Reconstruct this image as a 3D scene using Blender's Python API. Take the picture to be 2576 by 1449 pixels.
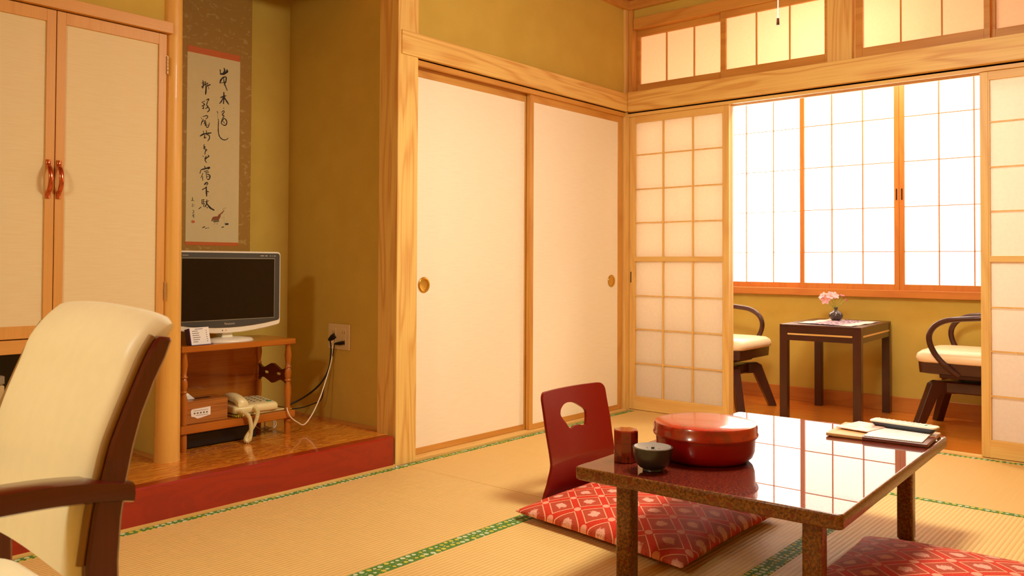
import bpy, bmesh, math, random
from mathutils import Vector, Matrix, Euler
for o in list(bpy.data.objects): bpy.data.objects.remove(o)
random.seed(7)
SC = bpy.context.scene
COL = SC.collection
PI = math.pi

# ------------------------------------------------------------------ camera
cam_d = bpy.data.cameras.new('camera')
cam_d.sensor_width = 36.0
cam_d.lens = 2103.9 * 36.0 / 2576.0
cam_d.shift_y = (622.4 - 724.5) / 2576.0
cam_d.clip_start = 0.05
cam_d.dof.use_dof = True; cam_d.dof.focus_distance = 3.2; cam_d.dof.aperture_fstop = 8.0
cam_o = bpy.data.objects.new('camera', cam_d); COL.objects.link(cam_o)
_yaw, _pit, _rol = math.radians(40.422), math.radians(1.0937), math.radians(-0.2674)
_f = Vector((math.cos(_pit)*math.cos(_yaw), math.cos(_pit)*math.sin(_yaw), math.sin(_pit)))
_r = Vector((math.sin(_yaw), -math.cos(_yaw), 0)); _d = _f.cross(_r)
_r2 = math.cos(_rol)*_r + math.sin(_rol)*_d
_d2 = -math.sin(_rol)*_r + math.cos(_rol)*_d
_m = Matrix((( _r2.x, -_d2.x, -_f.x, -4.42367), (_r2.y, -_d2.y, -_f.y, -2.82366), (_r2.z, -_d2.z, -_f.z, 0.9), (0,0,0,1)))
cam_o.matrix_world = _m
SC.camera = cam_o

# ------------------------------------------------------------------ world, exposure, lights
W = bpy.data.worlds.new('world'); SC.world = W; W.use_nodes = True
W.node_tree.nodes['Background'].inputs[0].default_value = (0.75, 0.87, 1.0, 1)
W.node_tree.nodes['Background'].inputs[1].default_value = 1.0
SC.view_settings.view_transform = 'Standard'
SC.view_settings.look = 'None'
SC.view_settings.gamma = 1.0
SC.view_settings.exposure = 0.0
SC.view_settings.use_curve_mapping = False

LAMP_COL = (1.0, 0.98, 0.82)
ROOM_LAMP = 60.0        # emission of the pendant shade over the table
SEAT_LAMP = 80.0        # wall-side lamp beside the armchair
VER_LAMP = 95.0         # veranda ceiling lamp
WIN_A, WIN_B, WIN_C = 4.6, 1.75, 1.6   # daylight through the three paper windows

# ------------------------------------------------------------------ node helper
class NT:
    def __init__(s, name):
        s.m = bpy.data.materials.new(name); s.m.use_nodes = True
        s.t = s.m.node_tree; s.t.nodes.clear()
        s.out = s.t.nodes.new('ShaderNodeOutputMaterial')
    def n(s, kind, **kw):
        nd = s.t.nodes.new('ShaderNode' + kind)
        for k, v in kw.items(): setattr(nd, k, v)
        return nd
    def put(s, sock, v):
        if isinstance(v, bpy.types.NodeSocket): s.t.links.new(v, sock)
        elif isinstance(v, (tuple, list)) and len(v) == 3 and sock.type == 'RGBA': sock.default_value = (*v, 1)
        else: sock.default_value = v
    def math(s, op, a, b=0.0, c=0.0, clamp=False):
        nd = s.n('Math', operation=op, use_clamp=clamp)
        s.put(nd.inputs[0], a); s.put(nd.inputs[1], b); s.put(nd.inputs[2], c)
        return nd.outputs[0]
    def mix(s, f, a, b):
        nd = s.n('Mix', data_type='RGBA'); s.put(nd.inputs[0], f); s.put(nd.inputs[6], a); s.put(nd.inputs[7], b)
        return nd.outputs[2]
    def coord(s, which='Object', scale=(1,1,1), rot=(0,0,0), loc=(0,0,0)):
        c = s.n('TexCoord'); mp = s.n('Mapping')
        s.t.links.new(c.outputs[which], mp.inputs[0])
        mp.inputs['Scale'].default_value = scale; mp.inputs['Rotation'].default_value = rot; mp.inputs['Location'].default_value = loc
        return mp.outputs[0]
    def noise(s, vec, scale, detail=2.0, rough=0.5, dist=0.0):
        nd = s.n('TexNoise'); s.put(nd.inputs['Vector'], vec)
        nd.inputs['Scale'].default_value = scale; nd.inputs['Detail'].default_value = detail
        nd.inputs['Roughness'].default_value = rough; nd.inputs['Distortion'].default_value = dist
        return nd.outputs[0]
    def sep(s, vec):
        nd = s.n('SeparateXYZ'); s.put(nd.inputs[0], vec); return nd.outputs
    def step(s, v, lo, hi):
        nd = s.n('MapRange', interpolation_type='SMOOTHSTEP'); s.put(nd.inputs[0], v)
        nd.inputs[1].default_value = lo; nd.inputs[2].default_value = hi
        return nd.outputs[0]
    def bsdf(s, color, rough=0.5, coat=0.0, coat_rough=0.05, metallic=0.0, spec=0.5, bump=None, bump_str=0.2, bump_dist=0.001, **kw):
        b = s.n('BsdfPrincipled')
        s.put(b.inputs['Base Color'], color); s.put(b.inputs['Roughness'], rough)
        b.inputs['Coat Weight'].default_value = coat; b.inputs['Coat Roughness'].default_value = coat_rough
        b.inputs['Metallic'].default_value = metallic; b.inputs['Specular IOR Level'].default_value = spec
        for k, v in kw.items(): s.put(b.inputs[k], v)
        if bump is not None:
            bn = s.n('Bump'); s.put(bn.inputs['Height'], bump)
            bn.inputs['Strength'].default_value = bump_str; bn.inputs['Distance'].default_value = bump_dist
            s.t.links.new(bn.outputs[0], b.inputs['Normal'])
        s.t.links.new(b.outputs[0], s.out.inputs[0])
        return b
def srgb(r, g, b):
    return tuple(((c/255)/12.92 if c/255 <= 0.04045 else (((c/255)+0.055)/1.055)**2.4) for c in (r, g, b))

def plain(name, c, rough=0.5, var=.975, **kw):
    n = NT(name); v = n.noise(n.coord(), 35.0, 3)
    c = srgb(*c)
    col = n.mix(n.step(v, .3, .7), tuple(x*var for x in c), c)
    n.bsdf(col, rough, **kw); return n.m

def wood(name, base, dark, axis, rings=9.0, amount=0.55, fiber=0.25, rough=0.45, coat=0.0, spec=0.4, wide=5.0, along=0.55):
    n = NT(name)
    sc = [wide]*3; sc[axis] = along
    v = n.noise(n.coord(scale=sc), 1.0, 2.0, 0.45, 0.25)
    ring = n.math('SINE', n.math('MULTIPLY', v, rings*6.283))
    ring = n.math('POWER', n.math('MULTIPLY_ADD', ring, 0.5, 0.5), 3.0)
    sf = [150.0]*3; sf[axis] = 3.0
    fb = n.noise(n.coord(scale=sf), 1.0, 2.0)
    fac = n.math('ADD', n.math('MULTIPLY', ring, amount), n.math('MULTIPLY', n.step(fb, .35, .75), fiber), clamp=True)
    col = n.mix(fac, srgb(*base), srgb(*dark))
    n.bsdf(col, rough, coat=coat, spec=spec, bump=fb, bump_str=0.15, bump_dist=0.0005)
    return n.m
AX = {'x': 0, 'y': 1, 'z': 2}
HIN = {a: wood('hinoki_'+a, (236,194,114), (214,148,70), i, amount=.3) for a, i in AX.items()}        # pale cypress
HINB = {a: wood('figured_hinoki_'+a, (240,200,114), (204,128,48), i, amount=.45, rings=9, wide=7, along=.7) for a, i in AX.items()}  # boldly figured lintels and posts
SUGI = {a: wood('sugi_'+a, (216,156,72), (190,118,42), i, amount=.4) for a, i in AX.items()}            # reddish door and sash wood
SASH = {a: wood('window_wood_'+a, (204,126,46), (180,98,30), i, amount=.35) for a, i in AX.items()}
CABW = {a: wood('cabinet_wood_'+a, (220,160,80), (206,138,60), i, amount=.2) for a, i in AX.items()}
STW = {a: wood('stand_wood_'+a, (186,106,26), (142,68,10), i, amount=.5, rough=.3, coat=.4) for a, i in AX.items()}
DARKW = {a: wood('dark_wood_'+a, (72,30,16), (46,16,8), i, amount=.3, rough=.35, coat=.3) for a, i in AX.items()}
REDW = {a: wood('red_brown_wood_'+a, (92,26,10), (56,12,5), i, amount=.3, rough=.25, coat=.6) for a, i in AX.items()}
PILLAR = wood('pillar_wood', (230,176,84), (216,152,60), 2, amount=.3, rough=.42, coat=.08, wide=8)
TISW = wood('tissue_box_wood', (182,114,48), (134,74,26), 0, amount=.6, rings=5, rough=.35, coat=.2, wide=45, along=1.5)

def plaster_mat():
    n = NT('green_ochre_plaster')
    v = n.noise(n.coord(), 260.0, 3.0, 0.6); w = n.noise(n.coord(), 6.0, 3.0)
    col = n.mix(n.step(w, .3, .7), srgb(205,172,76), srgb(210,178,82))
    n.bsdf(col, 0.85, spec=.2, bump=v, bump_str=0.25, bump_dist=0.0006); return n.m
PLASTER = plaster_mat()
def ceil_mat():
    n = NT('ceiling_boards')
    x = n.sep(n.coord())
    g = n.math('FRACT', n.math('DIVIDE', x[1], 0.45)); line = n.step(g, 0.985, 0.995)
    f = n.noise(n.coord(scale=(1.2, 40, 40)), 1.0, 3.0)
    n.bsdf(n.mix(line, n.mix(f, srgb(196,112,44), srgb(166,84,26)), srgb(70,30,10)), .5); return n.m
CEIL = ceil_mat()
def cloth_panel(name, c1, c2):
    n = NT(name)
    v = n.noise(n.coord(scale=(12, 12, 260)), 1.0, 3.0)
    w = n.noise(n.coord(scale=(1, 1, 1.2)), 900.0, 1.0)
    n.bsdf(n.mix(n.step(v, .35, .7), srgb(*c1), srgb(*c2)), .8, spec=.2, bump=w, bump_str=.1, bump_dist=.0003); return n.m
FUSUMA = cloth_panel('fusuma_cloth', (255,241,212), (253,237,206))
CABPAN = cloth_panel('cabinet_panel_cloth', (232,212,164), (230,207,156))
def paper_mat(name, tr=0.55, col=(252,240,222), emit=0.0, ecol=(1,1,1)):
    n = NT(name)
    v = n.noise(n.coord(scale=(1,1,1)), 60.0, 4.0)
    c = n.mix(n.step(v, .3, .7), srgb(*col), tuple(x*.97 for x in srgb(*col)))
    d = n.n('BsdfDiffuse'); t = n.n('BsdfTranslucent'); n.put(d.inputs[0], c); n.put(t.inputs[0], c)
    mx = n.n('MixShader'); mx.inputs[0].default_value = tr
    n.t.links.new(d.outputs[0], mx.inputs[1]); n.t.links.new(t.outputs[0], mx.inputs[2])
    last = mx.outputs[0]
    if emit:
        e = n.n('Emission'); e.inputs[0].default_value = (*ecol, 1); e.inputs[1].default_value = emit
        ad = n.n('AddShader'); n.t.links.new(last, ad.inputs[0]); n.t.links.new(e.outputs[0], ad.inputs[1]); last = ad.outputs[0]
    n.t.links.new(last, n.out.inputs[0]); return n.m
SHOJI = paper_mat('shoji_paper', 0.6, (253,246,234))
TRANSOM = paper_mat('transom_paper', 0.6, (250,228,200))
DAY_A = paper_mat('window_paper_sunlit', .3, emit=WIN_A, ecol=(1, .97, .95))
DAY_B = paper_mat('window_paper_bright', .3, emit=WIN_B, ecol=(1, .95, .90))
DAY_C = paper_mat('window_paper_soft', .3, emit=WIN_C, ecol=(1, .93, .86))

def tatami_mat(name, along):
    n = NT(name); o = n.sep(n.coord())
    u = o[0] if along == 'x' else o[1]      # runs with the ridges
    v = o[1] if along == 'x' else o[0]      # across the ridges
    rid = n.math('SINE', n.math('MULTIPLY', v, 6.2832/0.0155))
    th = n.math('SINE', n.math('MULTIPLY', u, 6.2832/0.009))
    sc = (3, 260, 1) if along == 'y' else (260, 3, 1)
    fb = n.noise(n.coord(scale=sc), 1.0, 2.0)
    big = n.noise(n.coord(), 2.2, 3.0)
    fac = n.math('ADD', n.math('MULTIPLY', n.step(rid, -1.0, -0.1), 0.55 if along == 'x' else .18), n.math('MULTIPLY', fb, .5), clamp=True)
    col = n.mix(fac, srgb(205,160,84), srgb(240,204,132))
    col = n.mix(n.math('MULTIPLY', big, .3), col, srgb(226,178,100))
    h = n.math('ADD', rid, n.math('MULTIPLY', fb, .5))
    n.bsdf(col, 0.55, spec=.3, bump=h, bump_str=.45 if along == 'x' else .15, bump_dist=0.0012); return n.m
TAT_X = tatami_mat('tatami_weave_x', 'x'); TAT_Y = tatami_mat('tatami_weave_y', 'y')
def border_mat():
    n = NT('tatami_border_brocade')
    vec = n.coord(scale=(1, 1, 0))
    vo = n.n('TexVoronoi', feature='F1'); n.put(vo.inputs['Vector'], vec)
    vo.inputs['Scale'].default_value = 44.0; vo.inputs['Randomness'].default_value = 0.3
    rag = n.noise(vec, 260.0, 2.0)
    d = n.math('ADD', vo.outputs[0], n.math('MULTIPLY', n.math('SUBTRACT', rag, .5), .3))
    dot = n.math('SUBTRACT', 1.0, n.step(d, .36, .40))
    rim = n.math('SUBTRACT', 1.0, n.step(d, .41, .46))
    rr = n.sep(vo.outputs['Color'])
    dcol = n.mix(n.step(rr[0], .6, .62), srgb(206,216,168), srgb(206,196,76))
    wv = n.noise(n.coord(scale=(900, 200, 1)), 1.0, 1.0)
    g = n.mix(wv, srgb(66,112,40), srgb(104,150,66))
    col = n.mix(dot, n.mix(rim, g, srgb(40,80,30)), dcol)
    n.bsdf(col, .7, spec=.2); return n.m
BORDER = border_mat()

def alcove_floor_mat():
    n = NT('alcove_floor_board')
    v = n.noise(n.coord(scale=(2.2, 13, 1)), 1.0, 4.0, .6, 1.1)
    r = n.math('SINE', n.math('MULTIPLY', v, 75.0))
    f = n.noise(n.coord(scale=(14, 170, 1)), 1.0, 3.0)
    fac = n.math('ADD', n.math('MULTIPLY', n.step(r, -.3, .9), .65), n.math('MULTIPLY', f, .35))
    n.bsdf(n.mix(fac, srgb(186,86,10), srgb(244,162,52)), .2, coat=.6, coat_rough=.04); return n.m
ALC_FLOOR = alcove_floor_mat()
def kamachi_mat():
    n = NT('red_lacquered_sill')
    v = n.noise(n.coord(scale=(2, 9, 9)), 1.0, 5.0, .6, .8)
    r = n.math('SINE', n.math('MULTIPLY', v, 40.0))
    n.bsdf(n.mix(n.math('MULTIPLY', n.step(r, -.2, 1.), .35), srgb(156,30,0), srgb(128,16,0)), .3, coat=.4, coat_rough=.05); return n.m
KAMACHI = kamachi_mat()
def boards(name, c1, c2, w=.09, ax=1, rough=.2):
    n = NT(name); o = n.sep(n.coord())
    other = o[0] if ax == 1 else o[1]
    g = n.math('FRACT', n.math('DIVIDE', other, w)); line = n.step(g, .975, .99)
    sc = [60.0, 60.0, 1.0]; sc[ax] = 2.0
    f = n.noise(n.coord(scale=sc), 1.0, 4.0, .6, .3)
    cell = n.math('FLOOR', n.math('DIVIDE', other, w))
    tone = n.math('FRACT', n.math('MULTIPLY', cell, .37))
    c = n.mix(f, srgb(*c1), srgb(*c2)); c = n.mix(n.math('MULTIPLY', tone, .25), c, srgb(*c2))
    n.bsdf(n.mix(n.math('MULTIPLY', line, .5), c, srgb(70,30,8)), rough, coat=.3); return n.m
VFLOOR = boards('veranda_floor_boards', (232,144,48), (206,108,26))

def speckle(name, c1, c2, scale, rough, coat, c3=None, coatrough=.02, spec=.3, lo=.38, hi=.62):
    n = NT(name)
    v = n.noise(n.coord(), scale, 4.0, .7, .15)
    w = n.noise(n.coord(loc=(3, 1, 2)), scale*.35, 2.0)
    col = n.mix(n.step(v, lo, hi), srgb(*c1), srgb(*c2))
    if c3: col = n.mix(n.step(w, .55, .68), col, srgb(*c3))
    n.bsdf(col, rough, coat=coat, coat_rough=coatrough, spec=spec); return n.m
TABTOP = speckle('burl_lacquer_top', (40,6,0), (128,36,3), 170, .6, 1.0, coatrough=.0, spec=.1)
TABEDGE = speckle('burl_lacquer_edge', (62,26,3), (150,92,16), 150, .4, .35, (112,42,4), .1, lo=.3, hi=.72)
def lacquer(name, c1, c2, rough=.2, coat=.8):
    n = NT(name)
    v = n.noise(n.coord(), 16.0, 4.0, .6, 1.5)
    n.bsdf(n.mix(n.step(v, .48, .62), srgb(*c1), srgb(*c2)), rough, coat=coat, coat_rough=.08); return n.m
ZAISU = plain('dark_red_lacquer', (122,8,0), .38, coat=.15, coat_rough=.12, spec=.25)
BOXBODY = lacquer('red_lacquer', (150,4,0), (146,3,0), .32, .25)
BOXLID = lacquer('marbled_red_lacquer', (172,34,14), (142,38,22), .22, .6)
CADDY = lacquer('marbled_brown_lacquer', (138,38,16), (84,20,8), .15, .8)
LEATHER = plain('cream_leather', (248,238,200), .42, spec=.5)
LEATHER_S = plain('cream_seat_vinyl', (250,222,178), .35, spec=.5)
PIPING = plain('olive_piping', (150,112,52), .6)
WHITE = plain('white_plastic', (244,232,208), .3)
CREAM = plain('ivory_plastic', (240,222,160), .35)
BEIGE = plain('beige_plate', (226,198,150), .35)
BLACK = plain('black_plastic', (22,18,18), .35)
BLACKR = plain('black_rubber', (16,12,12), .45)
GREYB = plain('grey_bezel', (72,70,66), .35)
GREYL = plain('grey_bezel_light', (128,122,104), .3)
SCREEN = plain('dark_screen', (30,18,10), .18, spec=.35)
SILVER = plain('silver_letters', (220,215,205), .3, metallic=.6)
PAPERW = plain('white_paper', (250,246,236), .7)
PAPERG = plain('printed_grey', (140,136,130), .7)
INKM = plain('black_ink', (38,26,16), .7)
INKL = plain('grey_ink', (120,110,80), .7)
REDINK = plain('red_ink', (214,110,60), .7)
ROLL = plain('roller_wood', (60,26,12), .4)
GOLD = plain('brass', (212,164,64), .28, metallic=.85)
COPPER = plain('copper', (206,112,72), .22, metallic=.95)
BRONZE = plain('dark_bronze', (66,36,22), .35, metallic=.6)
STEEL = plain('grey_steel', (150,140,120), .35, metallic=.3)
IRON = plain('dark_bowl_lacquer', (46,42,38), .32, coat=.3)
PERF = plain('grey_metal_lid', (150,146,136), .3, metallic=.3)
PEWTER = plain('pewter_glaze', (62,50,44), .3, coat=.4)
PINK = plain('pink_petals', (250,176,176), .6, **{'Subsurface Weight': .15})
PINKD = plain('deep_pink_petals', (238,120,150), .6)
YELL = plain('flower_heart', (230,170,40), .6)
STEM = plain('green_stem', (150,160,50), .6)
GREEN = plain('green_button', (30,130,80), .4)
REDLED = plain('pink_lamp', (250,140,120), .4)
BLUEC = plain('violet_acrylic', (90,60,120), .2)
TAN = plain('tan_leather', (214,160,96), .45)
MAROON = plain('maroon_edge_shade', (110,54,40), .4)
FRIDGE = plain('beige_fridge', (198,172,122), .4)
DGREY = plain('dark_grey_plastic', (58,58,70), .4)
def brocade():
    n = NT('gold_brocade'); vec = n.coord(scale=(1, 1, 1.6))
    v = n.noise(vec, 26.0, 4.0, .65, 1.2); w = n.noise(n.coord(scale=(600, 1, 160)), 1.0, 1.0)
    c = n.mix(n.step(v, .54, .66), srgb(170,126,30), srgb(196,160,78)); n.bsdf(n.mix(n.math('MULTIPLY', w, .2), c, srgb(150,96,26)), .6); return n.m
BROC = brocade()
ORANGE = plain('orange_silk', (214,104,24), .6)
YLINE = plain('yellow_edge', (214,178,44), .6)
SCRP = plain('aged_paper', (228,210,156), .8)
def runner_mat():
    n = NT('woven_runner'); v = n.noise(n.coord(), 55.0, 4.0, .7); o = n.sep(n.coord('Generated'))
    m = n.math('MULTIPLY', n.step(v, .42, .5), n.math('SUBTRACT', 1.0, n.step(n.math('ABSOLUTE', n.math('SUBTRACT', o[1], .5)), .22, .34)))
    n.bsdf(n.mix(m, srgb(242,208,190), srgb(96,70,110)), .8); return n.m
RUNNER = runner_mat()
def mat_cloth():
    n = NT('phone_mat_cloth'); v = n.noise(n.coord(), 220.0, 3.0)
    n.bsdf(n.mix(n.step(v, .4, .6), srgb(206,180,110), srgb(226,204,140)), .8); return n.m
PHMAT = mat_cloth()
PHMATD = speckle('phone_mat_brocade', (70,46,12), (196,164,50), 260, .6, 0)
def leaflet_mat():
    n = NT('printed_leaflet'); o = n.sep(n.coord('Generated')); 
    ln = n.math('SINE', n.math('MULTIPLY', o[1], 150.0)); brk = n.noise(n.coord('Generated', scale=(30, 6, 1)), 1.0, 2.0)
    m = n.math('MULTIPLY', n.step(ln, .2, .6), n.step(brk, .4, .5))
    n.bsdf(n.mix(n.math('MULTIPLY', m, .35), srgb(240,236,226), srgb(130,126,124)), .5); return n.m
LEAFLET = leaflet_mat()
def pinkpic_mat():
    n = NT('pink_photo_print'); v = n.noise(n.coord(), 24.0, 4.0)
    n.bsdf(n.mix(n.step(v, .4, .6), srgb(250,214,196), srgb(238,176,150)), .35); return n.m
PINKPIC = pinkpic_mat()
def zabuton_mat(cells):
    n = NT('red_zabuton_brocade')
    uv = n.n('UVMap').outputs[0]; o = n.sep(uv)
    pu = n.math('MULTIPLY', o[0], cells); pv = n.math('MULTIPLY', o[1], cells)
    a = n.math('ADD', pu, pv); b = n.math('SUBTRACT', pu, pv)
    fa = n.math('SUBTRACT', n.math('FRACT', n.math('ADD', a, 40.0)), .5); fb = n.math('SUBTRACT', n.math('FRACT', n.math('ADD', b, 40.0)), .5)
    aa = n.math('ABSOLUTE', fa); ab = n.math('ABSOLUTE', fb)
    mx = n.math('MAXIMUM', aa, ab)
    band = n.step(mx, .385, .395); outl = n.math('MULTIPLY', n.step(mx, .350, .360), n.math('SUBTRACT', 1.0, band))
    ca = n.math('SUBTRACT', .5, aa); cb = n.math('SUBTRACT', .5, ab)
    cd = n.math('SQRT', n.math('ADD', n.math('MULTIPLY', ca, ca), n.math('MULTIPLY', cb, cb)))
    knot = n.math('SUBTRACT', 1.0, n.step(cd, .115, .135))
    rr = n.math('SQRT', n.math('ADD', n.math('MULTIPLY', fa, fa), n.math('MULTIPLY', fb, fb)))
    vo = n.noise(n.coord('UV', scale=(cells*1.0, cells*1.0, 1)), 9.0, 3.0, .6)
    fl = n.math('SUBTRACT', 1.0, n.step(n.math('ADD', rr, n.math('MULTIPLY', vo, .34)), .32, .38))
    fine = n.noise(n.coord('UV'), 260.0, 2.0)
    red = n.mix(n.step(fine, .42, .6), srgb(196,40,26), srgb(224,74,48))
    cell = n.mix(n.step(fine, .4, .6), srgb(176,58,38), srgb(198,88,60))
    flw = n.mix(n.step(fine, .38, .52), srgb(206,120,96), srgb(242,182,158))
    col = n.mix(fl, cell, flw); col = n.mix(band, col, red)
    col = n.mix(outl, col, srgb(240,170,130)); col = n.mix(knot, col, srgb(238,160,130))
    n.bsdf(col, .6, spec=.12, bump=fine, bump_str=.15, bump_dist=.0005); return n.m
ZAB = zabuton_mat(4.6)
LEATHER_FOLD = TAN
def emis(name, col, st):
    n = NT(name); e = n.n('Emission'); e.inputs[0].default_value = (*col, 1); e.inputs[1].default_value = st
    n.t.links.new(e.outputs[0], n.out.inputs[0]); return n.m

# ------------------------------------------------------------------ mesh helpers
class MB:
    def __init__(s): s.b = bmesh.new()
    def _merge(s, t, mat=None):
        me = bpy.data.meshes.new('t'); 
        if mat is not None: bmesh.ops.transform(t, matrix=mat, verts=t.verts)
        t.to_mesh(me); t.free(); s.b.from_mesh(me); bpy.data.meshes.remove(me); return s
    def box(s, x0, x1, y0, y1, z0, z1, bev=0.0, seg=1, mat=None):
        t = bmesh.new(); bmesh.ops.create_cube(t, size=1)
        for v in t.verts:
            v.co = Vector(((x0+x1)/2+v.co.x*(x1-x0), (y0+y1)/2+v.co.y*(y1-y0), (z0+z1)/2+v.co.z*(z1-z0)))
        if bev: bmesh.ops.bevel(t, geom=t.edges[:], offset=bev, segments=seg, profile=.5, affect='EDGES')
        return s._merge(t, mat)
    def prism(s, pts, axis, a0, a1, bev=0.0, mat=None):
        t = bmesh.new()
        def P(p, a):
            return {'x': (a, p[0], p[1]), 'y': (p[0], a, p[1]), 'z': (p[0], p[1], a)}[axis]
        A = [t.verts.new(P(p, a0)) for p in pts]; B = [t.verts.new(P(p, a1)) for p in pts]
        t.faces.new(A); t.faces.new(list(reversed(B)))
        for i in range(len(pts)): t.faces.new((A[i], B[i], B[(i+1) % len(pts)], A[(i+1) % len(pts)]))
        bmesh.ops.recalc_face_normals(t, faces=t.faces[:])
        if bev: bmesh.ops.bevel(t, geom=t.edges[:], offset=bev, segments=1, profile=.5, affect='EDGES')
        return s._merge(t, mat)
    def lathe(s, prof, c=(0,0,0), seg=32, mat=None, ang0=0.0):
        t = bmesh.new(); rings = []
        for r, z in prof:
            rings.append([t.verts.new((c[0]+r*math.cos(ang0+2*PI*k/seg), c[1]+r*math.sin(ang0+2*PI*k/seg), c[2]+z)) for k in range(seg)] if r > 1e-6 else [t.verts.new((c[0], c[1], c[2]+z))])
        for a, b in zip(rings, rings[1:]):
            for k in range(seg):
                k2 = (k+1) % seg
                if len(a) == 1 and len(b) == 1: continue
                if len(a) == 1: t.faces.new((a[0], b[k], b[k2]))
                elif len(b) == 1: t.faces.new((a[k], a[k2], b[0]))
                else: t.faces.new((a[k], a[k2], b[k2], b[k]))
        bmesh.ops.recalc_face_normals(t, faces=t.faces[:])
        return s._merge(t, mat)
    def tube(s, pts, rad, seg=10, flat=1.0, cap=True, up=None):
        pts = [Vector(p) for p in pts]; n = len(pts)
        rad = rad if isinstance(rad, (list, tuple)) else [rad]*n
        t = bmesh.new(); rings = []
        T = [(pts[min(i+1, n-1)]-pts[max(i-1, 0)]).normalized() for i in range(n)]
        ref = Vector(up) if up else (Vector((0,0,1)) if abs(T[0].z) < .9 else Vector((1,0,0)))
        N = (ref - T[0]*ref.dot(T[0])).normalized()
        for i in range(n):
            if up: N = (ref - T[i]*ref.dot(T[i])).normalized()
            else: N = (N - T[i]*N.dot(T[i])).normalized()
            Bn = T[i].cross(N)
            rings.append([t.verts.new(pts[i] + rad[i]*(math.cos(2*PI*k/seg)*N + flat*math.sin(2*PI*k/seg)*Bn)) for k in range(seg)])
        for a, b in zip(rings, rings[1:]):
            for k in range(seg): t.faces.new((a[k], a[(k+1) % seg], b[(k+1) % seg], b[k]))
        if cap: t.faces.new(list(reversed(rings[0]))); t.faces.new(rings[-1])
        bmesh.ops.recalc_face_normals(t, faces=t.faces[:])
        return s._merge(t)
    def loft(s, rings, closed=True, cap=True, mat=None):
        t = bmesh.new(); R = [[t.verts.new(p) for p in r] for r in rings]; m = len(R[0])
        for a, b in zip(R, R[1:]):
            for k in range(m if closed else m-1): t.faces.new((a[k], a[(k+1) % m], b[(k+1) % m], b[k]))
        if cap and closed: t.faces.new(list(reversed(R[0]))); t.faces.new(R[-1])
        bmesh.ops.recalc_face_normals(t, faces=t.faces[:])
        return s._merge(t, mat)
    def build(s, name, mat, parent=None, smooth=None, label=None, loc=None, rot=None, kind=None, subsurf=0):
        me = bpy.data.meshes.new(name); s.b.to_mesh(me); s.b.free()
        mats = mat if isinstance(mat, list) else [mat]
        for m in mats: me.materials.append(m)
        if smooth is not None:
            for p in me.polygons: p.use_smooth = True
            if smooth < 180:
                me.set_sharp_from_angle(angle=math.radians(smooth))
        o = bpy.data.objects.new(name, me); COL.objects.link(o)
        if parent: o.parent = parent
        if loc: o.location = loc
        if rot: o.rotation_euler = rot
        if label: o['label'] = label
        if kind: o['kind'] = kind
        if subsurf:
            md = o.modifiers.new('subd', 'SUBSURF'); md.levels = subsurf; md.render_levels = subsurf
        return o
def thing(name, label, cat, loc=(0,0,0), rz=0.0, group=None, kind=None):
    o = bpy.data.objects.new(name, None); COL.objects.link(o); o.empty_display_size = .1
    o.location = loc; o.rotation_euler = (0, 0, rz)
    if kind: o['kind'] = kind
    if label: o['label'] = label
    if cat and not kind: o['category'] = cat
    if group: o['group'] = group
    return o
def tag(o, label, cat, group=None):
    o['label'] = label; o['category'] = cat
    if group: o['group'] = group
    return o
def struct(name, mb, mat, label=None, smooth=None):
    o = mb.build(name, mat, smooth=smooth, kind='structure')
    if label: o['label'] = label
    return o
def copy_tree(o, parent=None):
    c = o.copy(); COL.objects.link(c)
    if parent: c.parent = parent
    for ch in o.children: copy_tree(ch, c)
    return c
def smoothpath(pts, n=6):
    pts = [Vector(p) for p in pts]; out = []
    for i in range(len(pts)-1):
        p0 = pts[max(i-1,0)]; p1 = pts[i]; p2 = pts[i+1]; p3 = pts[min(i+2, len(pts)-1)]
        for k in range(n):
            t = k/n
            out.append(.5*((2*p1)+(p2-p0)*t+(2*p0-5*p1+4*p2-p3)*t*t+(3*p1-p0-3*p2+p3)*t**3))
    out.append(pts[-1]); return out
def textmesh(name, body, size, mat, parent, matrix, depth=.0006, align='CENTER'):
    cu = bpy.data.curves.new(name, 'FONT'); cu.body = body; cu.size = size; cu.extrude = depth; cu.align_x = align; cu.align_y = 'CENTER'
    t = bpy.data.objects.new(name, cu); COL.objects.link(t)
    bpy.context.view_layer.update()
    me = bpy.data.meshes.new_from_object(t.evaluated_get(bpy.context.evaluated_depsgraph_get()))
    bpy.data.objects.remove(t)
    me.transform(matrix); me.materials.clear(); me.materials.append(mat)
    o = bpy.data.objects.new(name, me); COL.objects.link(o); o.parent = parent
    return o
def boolean(o, cutter, op='DIFFERENCE'):
    md = o.modifiers.new('b', 'BOOLEAN'); md.object = cutter; md.operation = op; md.solver = 'EXACT'
    bpy.context.view_layer.update()
    me = bpy.data.meshes.new_from_object(o.evaluated_get(bpy.context.evaluated_depsgraph_get()))
    o.modifiers.clear(); o.data = me
    bpy.data.objects.remove(cutter)
    return o
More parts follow.
